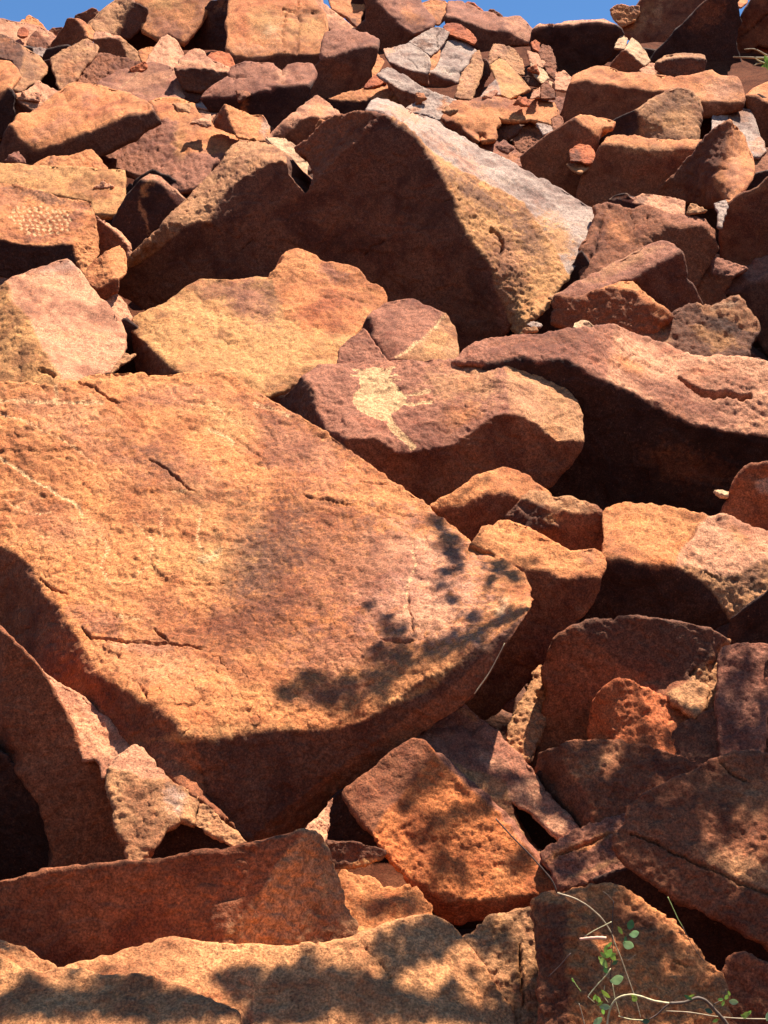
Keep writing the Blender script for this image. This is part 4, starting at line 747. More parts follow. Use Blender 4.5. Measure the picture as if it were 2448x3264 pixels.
rk('dark_slab', 'dark slab in deep shade leaning right of the lichened skyline boulder', 'a2',
   [(1420,-100),(1232,70),(1100,210),(1000,312),(965,368),(1050,345),(1280,345),(1285,440),(1385,430),(1500,385),(1462,245),(1500,130),(1470,0),(1550,-100)], [(F_(0,13),-5,-20,'k',.2)], blobs=[((1300,80),120,70,-40,'n',.6)], rnd=1, kd=.995)
rk('lichened_boulder', 'big brown boulder mottled with pale lichen against the sky, upper right', 'a2',
   [(980,-100),(900,30),(855,110),(790,195),(860,232),(920,300),(968,368),(1010,320),(1110,220),(1240,80),(1420,-100)], [(F_(0,10),-22,10,'n',.4)],
   blobs=[((900,150),60,70,30,'t',.8),((1020,80),30,80,10,'t',.8),((960,60),40,60,0,'y',.4),((1080,-10),40,40,0,'t',.6)], rnd=2, kd=.985)
rk('corner_boulder', 'dark brown boulder in the top right corner', 'a2', [(1455,235),(1500,120),(1560,20),(1620,-100),(1850,-100),(1850,320),(1700,280),(1600,262),(1540,300),(1480,330)], [(F_(0,9),-15,-10,'n',.2)], cracks=[([(1480,240),(1560,170),(1659,90)],8,.04)], rnd=2, kd=.985)
rk('corner_stone', 'small orange bit of rock at the top edge left of the corner boulder', 'a2', [(1410,-60),(1470,-60),(1535,-40),(1535,20),(1495,48),(1440,20)], [(F_(0,5),5,34,'o',.3)], kd=.99)
rk('shaded_corner_rock', 'dark rock below the corner boulder, beside the twig', 'a2', [(1375,425),(1470,370),(1530,300),(1600,262),(1700,262),(1850,300),(1850,540),(1660,520),(1560,560),(1515,570),(1490,480)], [(F_(0,10),-10,-6,'b',.3)], blobs=[((1640,300),50,40,0,'r',.8)], rnd=1, kd=.99)  # red blob paints a small sunlit patch
# ---- upper left
rk('dotted_block', 'block at the left edge with rows of pale pecked dots on its face', 'b0',
   [(-120,140),(0,158),(150,190),(350,235),(535,272),(548,345),(470,440),(425,520),(250,530),(60,507),(-120,440),(570,470),(582,570),(490,690),(450,620),(140,720),(0,700)],
   [(F_(0,10),-3,44,'o',.3),([5,11,12,13,14,7,6],42,28,'o',.5),([10,9,8,7,14,15,16],0,-22,'k',.2)], h=3.2, rnd=1, kd=.98,
   blobs=[((250,240),280,30,12,'b',.8),((460,340),50,90,30,'m',.6),((250,480),200,25,3,'m',.5),((30,250),120,60,10,'m',.5)],
   marks=[([(x+((r*17) % 13)-6,y+((x*7) % 9)-4),(x+5+((r*17) % 13)-6,y+2+((x*7) % 9)-4)],8.5,.95) for r,(y,x0,x1) in enumerate([(300,110,300),(325,80,400),(350,60,430),(376,70,430),(402,90,410),(428,120,400),(452,160,340)]) for x in range(x0,x1,34)])
rk('left_edge_boulder', 'mauve brown boulder cut by the left edge below the dotted block', 'b0', [(-120,440),(0,455),(50,505),(100,590),(138,695),(60,745),(0,800),(-120,830)], [(F_(0,7),0,40,'m',.4)], blobs=[((60,680),60,30,-20,'r',.7),((-20,560),80,80,0,'n',.5)], rnd=3, kd=.98)
rk('rimmed_rock', 'dark split rock outlined by a thin sunlit rim, left of the twin peaked boulder', 'b0', [(555,352),(640,402),(710,452),(766,510),(772,600),(745,655),(738,560),(700,525),(640,560),(578,590),(570,470),(690,455),(750,520)],
   [([0,1,2,3,4,5,12,11],20,34,'p',.3),([0,11,12,5,6,7,8,9,10],-5,-10,'n',.3)], kd=.99, rnd=1)
rk('long_yellow_slab', 'long yellow tan slab above the dotted block at left', 'b0', [(-120,60),(30,52),(200,58),(400,68),(600,85),(726,90),(732,190),(724,275),(692,345),(560,352),(540,270),(350,240),(150,200),(0,170),(-120,160)], [(F_(0,14),-2,40,'y',.4)],
   blobs=[((620,200),110,80,0,'o',.5),((200,110),120,40,10,'t',.5)], cracks=[([(640,110),(600,190),(540,260)],6,.015),([(150,100),(260,170)],4,.01)], rnd=1, kd=.985)
rk('ribbed_dark_rock', 'dark gabled rock with a pale vertical rib, left of the twin peaked boulder', 'b0', [(665,400),(750,230),(830,135),(880,112),(940,128),(1005,185),(1088,255),(1067,292),(980,200),(910,146),(860,146),(960,410),(870,520),(780,640),(740,500)],
   [([2,3,4,5,6,7,8,9,10],5,36,'p',.5),([0,1,2,10,9,8,7,11,12,13,14],0,-14,'k',.3)], blobs=[((870,190),22,50,20,'y',.9),((845,350),14,110,-12,'t',.95)], rnd=1, kd=.985)
rk('cracked_orange_rock', 'cracked orange brown stone peeking above the long yellow slab', 'a0', [(185,980),(290,925),(400,920),(535,885),(582,930),(645,1030),(300,1010)], [(F_(0,6),0,36,'o',.7)], kd=.985, rnd=1, blobs=[((320,940),40,30,0,'b',.7)])
rk('tilted_red_slab', 'large tilted orange red slab with a dark underside, upper left', 'a0', [(65,740),(200,650),(430,500),(520,495),(700,545),(850,600),(905,655),(800,682),(650,735),(500,790),(400,835),(240,890),(180,870),(110,820),(940,720),(750,830),(600,910),(400,1000),(100,1010),(0,990),(30,800)],
   [(F_(0,13),-2,38,'o',.4),([0,13,12,11,10,9,8,7,6,14,15,16,17,18,19,20],0,-16,'b',.4)], blobs=[((560,640),200,60,-10,'r',.5),((300,760),200,40,-25,'m',.6),((520,600),60,60,0,'m',.6)], rnd=1, kd=.98)
rk('mauve_rough_boulder', 'rough mauve boulder with orange upper right part, centre left', 'a0',
   [(880,605),(960,580),(1050,585),(1130,620),(1190,700),(1245,745),(1400,805),(1442,832),(1330,905),(1230,1010),(1180,1110),(1060,1130),(960,1080),(850,1050),(740,1020),(650,1000),(600,900),(700,850),(800,800),(940,720),(905,650),(1050,920),(1050,720)],
   [([0,1,2,3,4,5,6,7,8,21,22,19,20],8,34,'o',.5),([19,22,21,8,9,10,11,12,13,14,15,16,17,18],-12,30,'m',1.)], rough=1.4,
   blobs=[((1150,740),60,40,20,'b',.6),((960,640),80,30,0,'r',.6),((1060,850),40,100,0,'y',.7),((1130,980),130,60,-20,'m',.6)], rnd=1, kd=.985)
rk('grey_chip_slab', 'small pale grey slab chip above the rough mauve boulder', 'a0', [(1070,575),(1100,560),(1200,598),(1242,630),(1235,650),(1140,628)], [(F_(0,5),5,34,'g',.2)], kd=.985, rnd=1)
rk('pink_chip_slab', 'small pink pointed chip left of the orange fang rock', 'a0', [(1125,640),(1180,625),(1275,662),(1230,725),(1190,700)], [(F_(0,4),5,34,'p',.3)], kd=.985, rnd=1)
rk('smooth_mauve_rock', 'smooth grey mauve rock with a pale right rim, upper left', 'a0', [(560,520),(590,480),(740,415),(830,395),(900,368),(980,390),(1040,425),(1078,500),(1082,575),(1040,620),(900,640),(700,580),(1020,520)],
   [([0,1,2,3,4,5,6,12,9,10,11],0,34,'m',.1),([6,7,8,9,12],40,32,'p',.2)], marks=[([(820,430),(700,530)],5,.6),([(1030,430),(950,480)],5,.6)], rnd=2, kd=.985, blobs=[((850,480),200,90,-20,'t',.4)])
rk('pale_tan_rock', 'pale tan rock with shaded front left of the tilted red slab', 'a0', [(90,555),(160,540),(225,478),(290,522),(372,552),(330,590),(210,655),(112,602),(200,720),(95,750)], [(F_(0,7),0,38,'p',.3),([0,7,6,8,9],-10,-12,'b',.3)], rnd=1, kd=.985)
rk('bright_left_rock', 'bright orange rounded rock at the left edge, upper left', 'a0', [(-120,350),(0,358),(60,370),(100,410),(118,452),(60,525),(0,590),(-120,650),(78,560),(72,690),(40,790),(-120,860)], [(F_(0,7),5,38,'o',.3),([7,6,5,8,9,10,11],0,-18,'k',.2)], rnd=2, kd=.975)
rk('brown_post', 'narrow brown rough stone beneath the bright orange rock at the left edge', 'a0', [(80,552),(108,605),(106,690),(50,765),(0,820),(-10,760),(68,690)], [(F_(0,6),5,28,'t',.7)], kd=.985, rnd=1)
rk('two_faced_boulder', 'rough boulder with an ochre left face and dark lichened right face, upper left', 'a0', [(-120,180),(0,205),(60,230),(120,270),(230,340),(278,395),(264,440),(180,500),(110,545),(62,530),(110,450),(80,370),(0,350),(-120,360),(145,330)],
   [([0,1,2,3,14,10,11,12,13],-8,34,'b',.7),([3,4,5,6,7,8,9,10,14],18,34,'t',.8)], blobs=[((60,300),60,40,20,'n',.6),((180,420),60,80,0,'b',.6),((20,240),60,20,20,'o',.6)], rnd=1, kd=.985)
rk('ochre_rubble', 'ochre and brown broken rock above the smooth grey mauve rock', 'a0', [(300,352),(350,310),(450,262),(520,235),(572,272),(566,322),(500,385),(445,470),(410,535),(358,535),(320,430)], [(F_(0,10),-5,34,'t',.9)], rnd=1, kd=.985, blobs=[((530,270),40,40,0,'p',.6),((400,420),60,60,0,'o',.6)])
rk('red_rubble', 'dark red pitted rock between the ochre rubble and smooth mauve rock', 'a0', [(425,500),(450,455),(510,370),(590,313),(680,340),(830,375),(810,405),(700,435),(600,485),(500,520)], [(F_(0,9),0,30,'n',1.)], rough=1.3, rnd=1, kd=.99)
rk('gap_shade_rock', 'stone coloured as shade in the gap left of the ochre rubble', 'a0', [(240,360),(300,352),(322,430),(360,540),(250,520),(230,470),(270,420)], [(F_(0,6),-10,-20,'k',.3)], kd=1.)  # a gap's shade modelled as a black coloured stone
rk('boxy_rock', 'boxy rock with thin pale top edge, dark front and tan right end', 'a0', [(550,235),(560,190),(620,195),(700,220),(780,285),(825,320),(836,380),(755,362),(600,320),(570,292),(700,230)],
   [([0,1,2,3,10],0,34,'p',.3),([3,4,5,6,7,10],40,26,'t',.4),([0,10,7,8,9],0,-15,'n',.2)], rnd=1, kd=.985)
rk('pyramid_rock', 'pale pink pyramid shaped rock, upper left', 'a0', [(845,400),(900,300),(945,228),(985,205),(1045,260),(1080,328),(1022,415),(920,440),(992,400)], [([0,1,2,3,8,7],-10,34,'p',.2),([3,4,5,6,8],30,34,'p',.3)], rnd=1, kd=.98)
rk('pyramid_chip', 'small peach stone left of the pale pink pyramid rock', 'a0', [(812,300),(860,285),(912,280),(880,340),(845,385),(825,340)], [(F_(0,5),0,32,'o',.3)], kd=.99, rnd=1)
rk('hooded_rock', 'hood shaped rock with dark left front and bright right sliver, upper left', 'a0', [(245,340),(300,270),(340,215),(385,150),(400,115),(440,113),(490,168),(510,228),(430,290),(300,345),(482,122),(552,190),(545,238)],
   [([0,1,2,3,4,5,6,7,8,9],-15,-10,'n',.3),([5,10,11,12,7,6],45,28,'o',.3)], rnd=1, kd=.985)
rk('left_rubble_stone', 'small dark brown stone on the low skyline at far left', 'a0', [(158,262),(180,215),(212,182),(252,222),(292,275),(250,300),(200,285)], [(F_(0,6),-5,28,'n',.3)], kd=.985, rnd=1)
rk('left_rubble_stone', 'small pale grey stone beneath the dark brown one at far left', 'a0', [(195,285),(265,290),(245,335),(200,320)], [(F_(0,3),0,32,'g',.2)], kd=.99, rnd=1)
rk('left_rubble_stone', 'rounded reddish stone behind the small dark brown one at far left', 'a0', [(105,210),(110,175),(140,162),(165,185),(160,215),(130,222)], [(F_(0,5),0,32,'r',.2)], kd=.985, rnd=2)
rk('skyline_peach_boulder', 'low peach boulder forming the skyline at the far left', 'a0', [(-120,105),(0,115),(110,138),(200,148),(280,190),(335,228),(320,300),(230,345),(150,320),(60,260),(-120,220)], [(F_(0,10),0,32,'p',.3)], rnd=2, kd=1.)
rk('skyline_point', 'small red orange pointed stone on the far left skyline', 'a0', [(110,140),(170,93),(222,120),(272,178),(200,190)], [(F_(0,4),5,30,'o',.4)], kd=1., rnd=1)
rk('skyline_brown_rock', 'brown boulder mottled ochre on the skyline, left of the dark cleft', 'a0', [(515,150),(590,80),(680,5),(760,-60),(785,20),(745,90),(700,212),(620,205),(560,190),(862,50),(852,125),(765,225)], [(F_(0,8),-5,28,'t',.7),([4,9,10,11,6,5],20,-8,'b',.2)], rnd=1, kd=.985)
rk('skyline_dark_rock', 'dark rock tip on the skyline left of the brown mottled boulder', 'a0', [(438,115),(445,92),(495,75),(542,50),(590,75),(560,110),(525,160),(480,125)], [(F_(0,7),-5,8,'n',.4)], kd=1., rnd=1)
rk('skyline_dark_rock', 'low dark rock between peach skyline boulder and hooded rock', 'a0', [(290,185),(310,168),(365,165),(400,200),(330,260),(310,225)], [(F_(0,5),0,15,'n',.3)], kd=1., rnd=1)
rk('crown_boulder', 'big orange crown boulder hanging over a black cleft at top left', 'a0', [(775,22),(790,-100),(1245,-100),(1222,60),(1150,175),(1080,262),(1040,240),(985,208),(940,245),(842,185),(840,120),(870,62)], [(F_(0,11),0,26,'o',.3)],
   blobs=[((980,30),120,40,0,'y',.9),((1000,180),120,70,20,'m',.8),((1180,60),30,120,20,'m',.6),((880,110),30,60,0,'b',.6)], rnd=2, kd=.975)
rk('cleft_rock', 'dark lichen speckled rock in the cleft beside the huge orange block', 'a0', [(1130,200),(1180,110),(1240,10),(1345,0),(1350,160),(1335,310),(1210,340),(1170,280)], [(F_(0,7),-35,-10,'k',.6)], blobs=[((1220,140),30,90,10,'b',.8),((1300,40),40,30,0,'t',.5)], rnd=1, kd=1.)

rk('cleft_shade_filler', 'added rock coloured as shade deep in the cleft under the big orange crown boulder', 'a0', [(640,190),(760,130),(860,40),(1000,120),(1150,100),(1200,330),(1090,400),(900,350),(820,330),(700,260)], [(F_(0,9),0,-20,'k',.3)], kd=1.02)  # rocks added behind the clefts, black colour painting the shade there
rk('cleft_shade_filler', 'added rock coloured as shade between the orange block and the shadowed top boulder', 'a1', [(560,100),(660,-90),(760,-90),(760,200),(900,260),(1000,330),(820,420),(760,470),(640,420),(700,240)], [(F_(0,9),0,-20,'k',.3)], kd=1.02)
rk('shade_backing_rock', 'added shade coloured rock behind the grey fractured outcrop and tan pyramid', 'a1', [(760,270),(1000,200),(1180,180),(1330,230),(1420,290),(1650,240),(1720,330),(1800,480),(1850,620),(1500,640),(1180,640),(900,560),(760,420)], [(F_(0,12),0,-12,'b',.5)], kd=1.03)  # added backing rocks, dark colour in place of the gaps' shade
rk('shade_backing_rock', 'added shade coloured rock behind the dish shaped rock and the cream triangular rock', 'a2', [(420,470),(650,360),(800,260),(1000,300),(1300,300),(1400,400),(1700,300),(1850,420),(1850,560),(1500,560),(900,480),(600,500)], [(F_(0,11),0,-12,'k',.5)], kd=1.03)
rk('shade_backing_rock', 'added shade coloured rock in the gaps around the pale post stone at right', 'b2', [(1000,200),(1200,180),(1420,180),(1600,100),(1850,60),(1850,300),(1500,680),(1300,700),(1200,480),(1000,330)], [(F_(0,9),0,-20,'k',.3)], kd=1.04)
rk('shade_backing_rock', 'added shade coloured rock in the gap between the pointed rock and edge slab', 'a2', [(1230,600),(1600,560),(1850,700),(1850,1000),(1560,1100),(1350,1000),(1240,860)], [(F_(0,6),0,-20,'k',.3)], kd=1.04)
rk('shade_backing_rock', 'added shade coloured rock filling gaps left of the twin peaked boulder', 'b0', [(520,300),(740,200),(900,80),(1100,180),(1100,330),(900,560),(780,700),(560,880),(540,700)], [(F_(0,8),0,-20,'k',.3)], kd=1.04)
rk('shade_backing_rock', 'added shade coloured rock in the gap at the foot of the twin peaked boulder', 'b2', [(150,1040),(300,900),(430,760),(560,560),(640,700),(500,860),(420,1010),(700,1010),(1000,1050),(700,1090)], [(F_(0,9),0,-20,'k',.3)], kd=1.05)
rk('shade_backing_rock', 'added shade coloured rock behind the brown triangular rock and veined boulder', 'b1', [(500,1000),(700,880),(1000,820),(1240,1000),(1500,990),(1560,1080),(1220,1260),(700,1290),(500,1250)], [(F_(0,8),0,-20,'k',.3)], kd=1.05)
rk('shade_backing_rock', 'added shade coloured rock in the gaps among the small upper left stones', 'a0', [(60,280),(240,300),(560,260),(840,340),(1120,400),(1300,560),(1300,700),(1000,640),(700,560),(440,540),(120,620),(40,480)], [(F_(0,11),0,-20,'k',.3)], kd=1.04)
rk('shade_backing_rock', 'black rock under the yellow boulder\'s left side by the tiny pale chip', 'c0', [(560,200),(640,60),(740,-60),(860,40),(1120,280),(1100,360),(560,340)], [(F_(0,6),0,-20,'k',.3)], kd=1.05)
# ================================================================== hillside behind and under the boulders
def hill_z(x, y):
    top = 18.9+.5*np.sin(x*.13+1.)+.3*np.sin(x*.37)
    z = np.where(y < Y0, (y-Y0)*.12, SLOPE*(y-Y0))
    crest = SLOPE*(top-Y0)
    z = np.where(y > top, crest-(y-top)*.10, z)
    far = np.clip((y-60)/200, 0, 1); z = z*(1-far)-2*far
    side = np.clip((np.abs(x)-60)/100, 0, 1)
    return z*(1-side)-2*side*(y > Y0)
def grid(xs, ys):
    X, Y = np.meshgrid(xs, ys); nx = len(xs); Z = hill_z(X, Y)
    P = np.stack([X.ravel(), Y.ravel(), Z.ravel()], 1)
    i = (np.arange(len(ys)-1)[:, None]*nx+np.arange(nx-1)).ravel()
    F = np.concatenate([np.stack([i, i+1, i+nx+1], 1), np.stack([i, i+nx+1, i+nx], 1)]); return P, F
xs = np.concatenate([[-2500, -900, -300, -160], np.linspace(-80, 80, 41)[:14], np.linspace(-26, 26, 131), np.linspace(-80, 80, 41)[27:], [160, 300, 900, 2500]])
ys = np.concatenate([[-2500, -900, -300, -100, -40, -15, -6], np.linspace(-2, 26, 141), [30, 40, 60, 100, 180, 260, 600, 1500, 3000]])
P, Fg = grid(xs, ys)
inn = (np.abs(P[:, 0]) < 60) & (P[:, 1] > Y0-.5) & (P[:, 1] < 40)
P[:, 2] += np.where(inn, .22*fbm(P*.8, 3)-np.clip(1.5-(P[:, 1]-12)*.22, .4, 1.5), -.15)
P[:, 2] += .1*fbm(P*.9+5, 2)
M_EARTH = rock_material('red_earth', False, (.11, .036, .018), .03)
g = mesh_obj('hillside', P, Fg, M_EARTH); g['kind'] = 'structure'

# scree filling the gaps below the boulders and the slope round the frame (uncountable: one mass)
def lump(n, seed):
    r_ = np.random.default_rng(seed)
    t0 = (1+5**.5)/2
    V = np.array([(-1,t0,0),(1,t0,0),(-1,-t0,0),(1,-t0,0),(0,-1,t0),(0,1,t0),(0,-1,-t0),(0,1,-t0),(t0,0,-1),(t0,0,1),(-t0,0,-1),(-t0,0,1)], float)
    V /= np.linalg.norm(V, axis=1)[:, None]
    F = np.array([(0,11,5),(0,5,1),(0,1,7),(0,7,10),(0,10,11),(1,5,9),(5,11,4),(11,10,2),(10,7,6),(7,1,8),(3,9,4),(3,4,2),(3,2,6),(3,6,8),(3,8,9),(4,9,5),(2,4,11),(6,2,10),(8,6,7),(9,8,1)])
    fid = np.zeros(len(F), int)
    for k in range(n):
        F, fid, V = subdivide(F, fid, V); V /= np.linalg.norm(V, axis=1)[:, None]
    for k in range(11):                                     # chop flat faces
        d_ = r_.normal(size=3); d_ /= np.linalg.norm(d_); c = r_.uniform(.45, .8)
        s = V@d_; V = V-np.where(s > c, s-c, 0)[:, None]*d_
    return V, F
protos = [lump(3, s) for s in range(6)]
PV, PF, off = [], [], 0
r2 = np.random.default_rng(11)
for k in range(3600):
    y = r2.uniform(3.2, 21); x = r2.uniform(-1, 1)*(4+y*.55)
    inside = False
    s = r2.uniform(.25, .6)
    A = np.linalg.qr(r2.normal(size=(3, 3)))[0]
    z = SLOPE*(y-Y0) if y > Y0 else (y-Y0)*.12
    if y > 19: z = SLOPE*(19-Y0)
    q_ = np.array([x, y, z-CAM_Z]); dp = q_[1]*cp+q_[2]*sp; see = False
    if dp > .5:
        cx = W/2+FPX*q_[0]/dp; cy = H/2-FPX*(q_[2]*cp-q_[1]*sp)/dp; rp = FPX*s*1.3/dp
        see = cx+rp > 0 and cx-rp < W and cy+rp*2 > 0
    if see:
        s *= r2.uniform(.35, .8); rp = FPX*s*1.2/dp
        z -= float(np.clip(1.5-(y-12)*.22, .4, 1.5))-.30*s
        q_ = np.array([x, y, z-CAM_Z]); dp = q_[1]*cp+q_[2]*sp
        cy = H/2-FPX*(q_[2]*cp-q_[1]*sp)/dp
        if cy-rp > H or y > 18.2: continue
        a0, a1, b0, b1 = [int(np.clip(v/8, 0, m_)) for v, m_ in ((cx-rp, 305), (cx+rp, 305), (cy-rp, 407), (cy+rp, 407))]
        w_ = FRONT[b0:b1+1, a0:a1+1]; w_ = w_[w_ > 0]
        if not len(w_) or dp < np.percentile(w_, 85)+s*.6: continue
    else: z -= .25
    V, F = protos[k % 6]; V = (V*np.array([1, .8, .6])*s)@A.T
    PV.append(V+np.array([x, y, z])); PF.append(F+off); off += len(V)
PV = np.concatenate(PV); PF = np.concatenate(PF)
vn = vnormals(PV, PF); PV = PV+vn*(.05*fbm(PV*2.5, 3))[:, None]
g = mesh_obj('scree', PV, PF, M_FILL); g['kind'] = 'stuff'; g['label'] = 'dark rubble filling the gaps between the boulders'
# ================================================================== plants
def plain_mat(name, col, rough=.7, var=.25, scale=30., trans=0.):
    m, t, b = new_mat(name); tc = N(t, 'ShaderNodeTexCoord'); n = N(t, 'ShaderNodeTexNoise')
    oi = N(t, 'ShaderNodeObjectInfo')
    n.inputs['Scale'].default_value = scale; n.inputs['Detail'].default_value = 4
    t.links.new(tc.outputs['Object'], n.inputs['Vector'])
    f = ramp(t, n.outputs['Fac'], .3, .7, 0., 1.)
    c = mixc(t, f, tuple(x*(1-var) for x in col), tuple(min(1, x*(1+var)) for x in col))
    hv = N(t, 'ShaderNodeHueSaturation'); t.links.new(c, hv.inputs['Color'])
    t.links.new(ramp(t, oi.outputs['Random'], 0, 1, .8, 1.25), hv.inputs['Value'])
    t.links.new(ramp(t, oi.outputs['Random'], 0, 1, .48, .52), hv.inputs['Hue'])
    t.links.new(hv.outputs[0], b.inputs['Base Color']); b.inputs['Roughness'].default_value = rough
    if trans:
        tr = N(t, 'ShaderNodeBsdfTranslucent'); t.links.new(hv.outputs[0], tr.inputs[0]); mx = N(t, 'ShaderNodeMixShader')
        mx.inputs[0].default_value = trans; out = t.nodes['Material Output']
        t.links.new(b.outputs[0], mx.inputs[1]); t.links.new(tr.outputs[0], mx.inputs[2]); t.links.new(mx.outputs[0], out.inputs[0])
    return m
M_STEM_P = plain_mat('pale_stem', (.50, .40, .22)); M_STEM_D = plain_mat('dark_bark', (.10, .06, .04))
M_STEM_G = plain_mat('green_stem', (.30, .33, .10)); M_BUD = plain_mat('pink_bud', (.60, .30, .22))
M_LEAF = plain_mat('green_leaf', (.28, .46, .07), .5, .2, 60, .25); M_LEAF_P = plain_mat('grey_green_leaf', (.30, .48, .20), .45, .2, 60, .25)
M_LEAF_D = plain_mat('dark_leaf', (.05, .13, .04), .5, .2, 60, .2); M_CROWN = plain_mat('crown_leaves', (.07, .13, .035), .6, .3, 8, .15)
def tube_mesh(pts, r0, r1, sides=7):
    pts = np.asarray(pts, float); n = len(pts)
    if n > 2:                                              # smooth the path
        d = np.concatenate([[0], np.cumsum(np.linalg.norm(np.diff(pts, axis=0), axis=1))]); m = max(4*n, 8)
        s = np.linspace(0, d[-1], m); q = np.stack([np.interp(s, d, pts[:, c]) for c in range(3)], 1)
        for _ in range(3): q[1:-1] = (q[:-2]+2*q[1:-1]+q[2:])/4
        pts, n = q, m
    tan = np.gradient(pts, axis=0); tan /= np.maximum(np.linalg.norm(tan, axis=1)[:, None], 1e-9)
    a = np.cross(tan, [.13, .2, .97]); a /= np.maximum(np.linalg.norm(a, axis=1)[:, None], 1e-6); b = np.cross(tan, a)
    ang = np.linspace(0, 2*math.pi, sides, endpoint=False); rad = np.linspace(r0, r1, n)*(1+.12*np.sin(np.arange(n)*2.1))
    V = pts[:, None]+rad[:, None, None]*(np.cos(ang)[None, :, None]*a[:, None]+np.sin(ang)[None, :, None]*b[:, None])
    V = np.concatenate([V.reshape(-1, 3), pts[:1], pts[-1:]]); F = []
    for i in range(n-1):
        for k in range(sides):
            p, q_ = i*sides+k, i*sides+(k+1) % sides
            F += [(p, q_, q_+sides), (p, q_+sides, p+sides)]
    for k in range(sides):
        F += [(n*sides, (k+1) % sides, k), (n*sides+1, (n-1)*sides+k, (n-1)*sides+(k+1) % sides)]
    return V, np.array(F)
def empty(name, loc, label, cat, group=None):
    o = bpy.data.objects.new(name, None); SC.collection.objects.link(o); o.location = [float(x) for x in loc]
    o['label'] = label; o['category'] = cat; o.empty_display_size = .1
    if group: o['group'] = group
    return o
def part(name, V, F, mat, parent, label=None):
    o = mesh_obj(name, V, F, mat, origin=np.asarray(V).mean(0))
    o.parent = parent; o.location = Vector(o.location)-parent.location
    if label: o['label'] = label
    return o
def w3(t, pts, dep): return EYE+rays(tile(t, pts))*np.broadcast_to(np.asarray(dep, float), (len(pts),))[:, None]
def leaf_mesh(c, u, v, L, Wd):
    """an oval leaf with a folded midrib and a short stalk point: u along, v across"""
    nrm = np.cross(u, v); k = np.linspace(0, 1, 9); V = []
    for a in k:
        w = Wd*math.sin(math.pi*min(1, a*.97+.015))**.75; z = -.18*L*(a-.4)**2
        for s in (-1, 0, 1): V.append(c+u*(a-.5)*L+v*s*w*.5+nrm*(z+abs(s)*.10*Wd))
    F = []
    for i in range(8):
        for j in range(2):
            p = i*3+j; F += [(p, p+1, p+4), (p, p+4, p+3)]
    return np.array(V), np.array(F)

# --- the vine climbing in front of the rough boulder
VD = 3.80
root = w3('f2', [(900, 1180)], [VD])[0]
vine = empty('vine', root, 'leafy green vine with pale bare stems at the bottom right corner', 'vine')
for pts, r0, r1, mt, dd_ in [
    ([(415,335),(520,365),(600,410),(680,480),(715,530),(742,578)], .0055, .0035, M_STEM_P, .06),
    ([(60,-100),(150,0),(250,100),(330,190),(400,270),(418,335)], .004, .0048, M_STEM_D, .05),
    ([(742,578),(760,640),(785,690),(810,760),(835,830),(860,900),(890,990),(912,1075)], .0035, .003, M_STEM_P, .03),
    ([(752,385),(745,470),(742,560),(745,640),(738,740),(735,840)], .0025, .003, M_STEM_D, .02),
    ([(690,328),(715,345),(735,370),(752,385)], .002, .0022, M_STEM_D, .02),
    ([(712,1180),(715,1080),(735,1000),(770,950),(850,930),(920,945),(980,970),(1080,985)], .0055, .006, M_STEM_P, .0),
    ([(1080,985),(1180,980),(1245,945),(1300,970),(1350,1030),(1400,1080),(1450,1160)], .008, .011, M_STEM_D, .0),
    ([(960,1080),(1010,1050),(1060,1000),(1100,980)], .004, .006, M_STEM_D, .01),
    ([(780,1060),(850,1080),(960,1085)], .003, .003, M_STEM_P, .01),
    ([(1060,1030),(1200,1035),(1340,1062),(1500,1075),(1720,1078)], .0028, .0035, M_STEM_P, .0),
    ([(368,828),(430,770),(500,690)], .0022, .0028, M_STEM_D, .06), ([(580,592),(640,555),(712,520),(740,505)], .0022, .003, M_STEM_P, .04),
    ([(600,945),(650,880),(700,830),(735,780)], .003, .003, M_STEM_P, .01), ([(600,945),(640,980)], .003, .002, M_STEM_P, .01),
    ([(508,838),(530,875),(560,915)], .0032, .002, M_STEM_G, .03), ([(548,985),(565,1040),(592,1160)], .0025, .003, M_STEM_P, .01),
    ([(1070,360),(1105,435),(1130,490),(1158,535)], .0032, .0018, M_STEM_G, .12), ([(1158,535),(1215,650),(1290,745)], .002, .0015, M_STEM_D, .06),
    ([(1340,990),(1400,960),(1412,900)], .003, .002, M_STEM_D, .0), ([(745,870),(760,960),(790,1060)], .0025, .002, M_STEM_P, .01),
    ([(880,700),(845,728),(830,735)], .0016, .0016, M_STEM_D, .02), ([(700,880),(690,940),(720,980)], .002, .002, M_STEM_P, .01)]:
    V, F = tube_mesh(w3('f2', pts, VD+dd_*1.5+rng.uniform(-.01, .01)), r0*.5, r1*.5)
    part('stem', V, F, mt, vine)
V, F = tube_mesh(w3('f2', [(552,608),(600,602),(660,598),(708,602)], VD+.03), .0035, .005); part('bud', V, F, M_BUD, vine, 'long pale pink flower bud')
cr, cu = np.array([1., 0, 0]), np.array([0, -sp, cp]); cf = np.array([0, cp, sp])
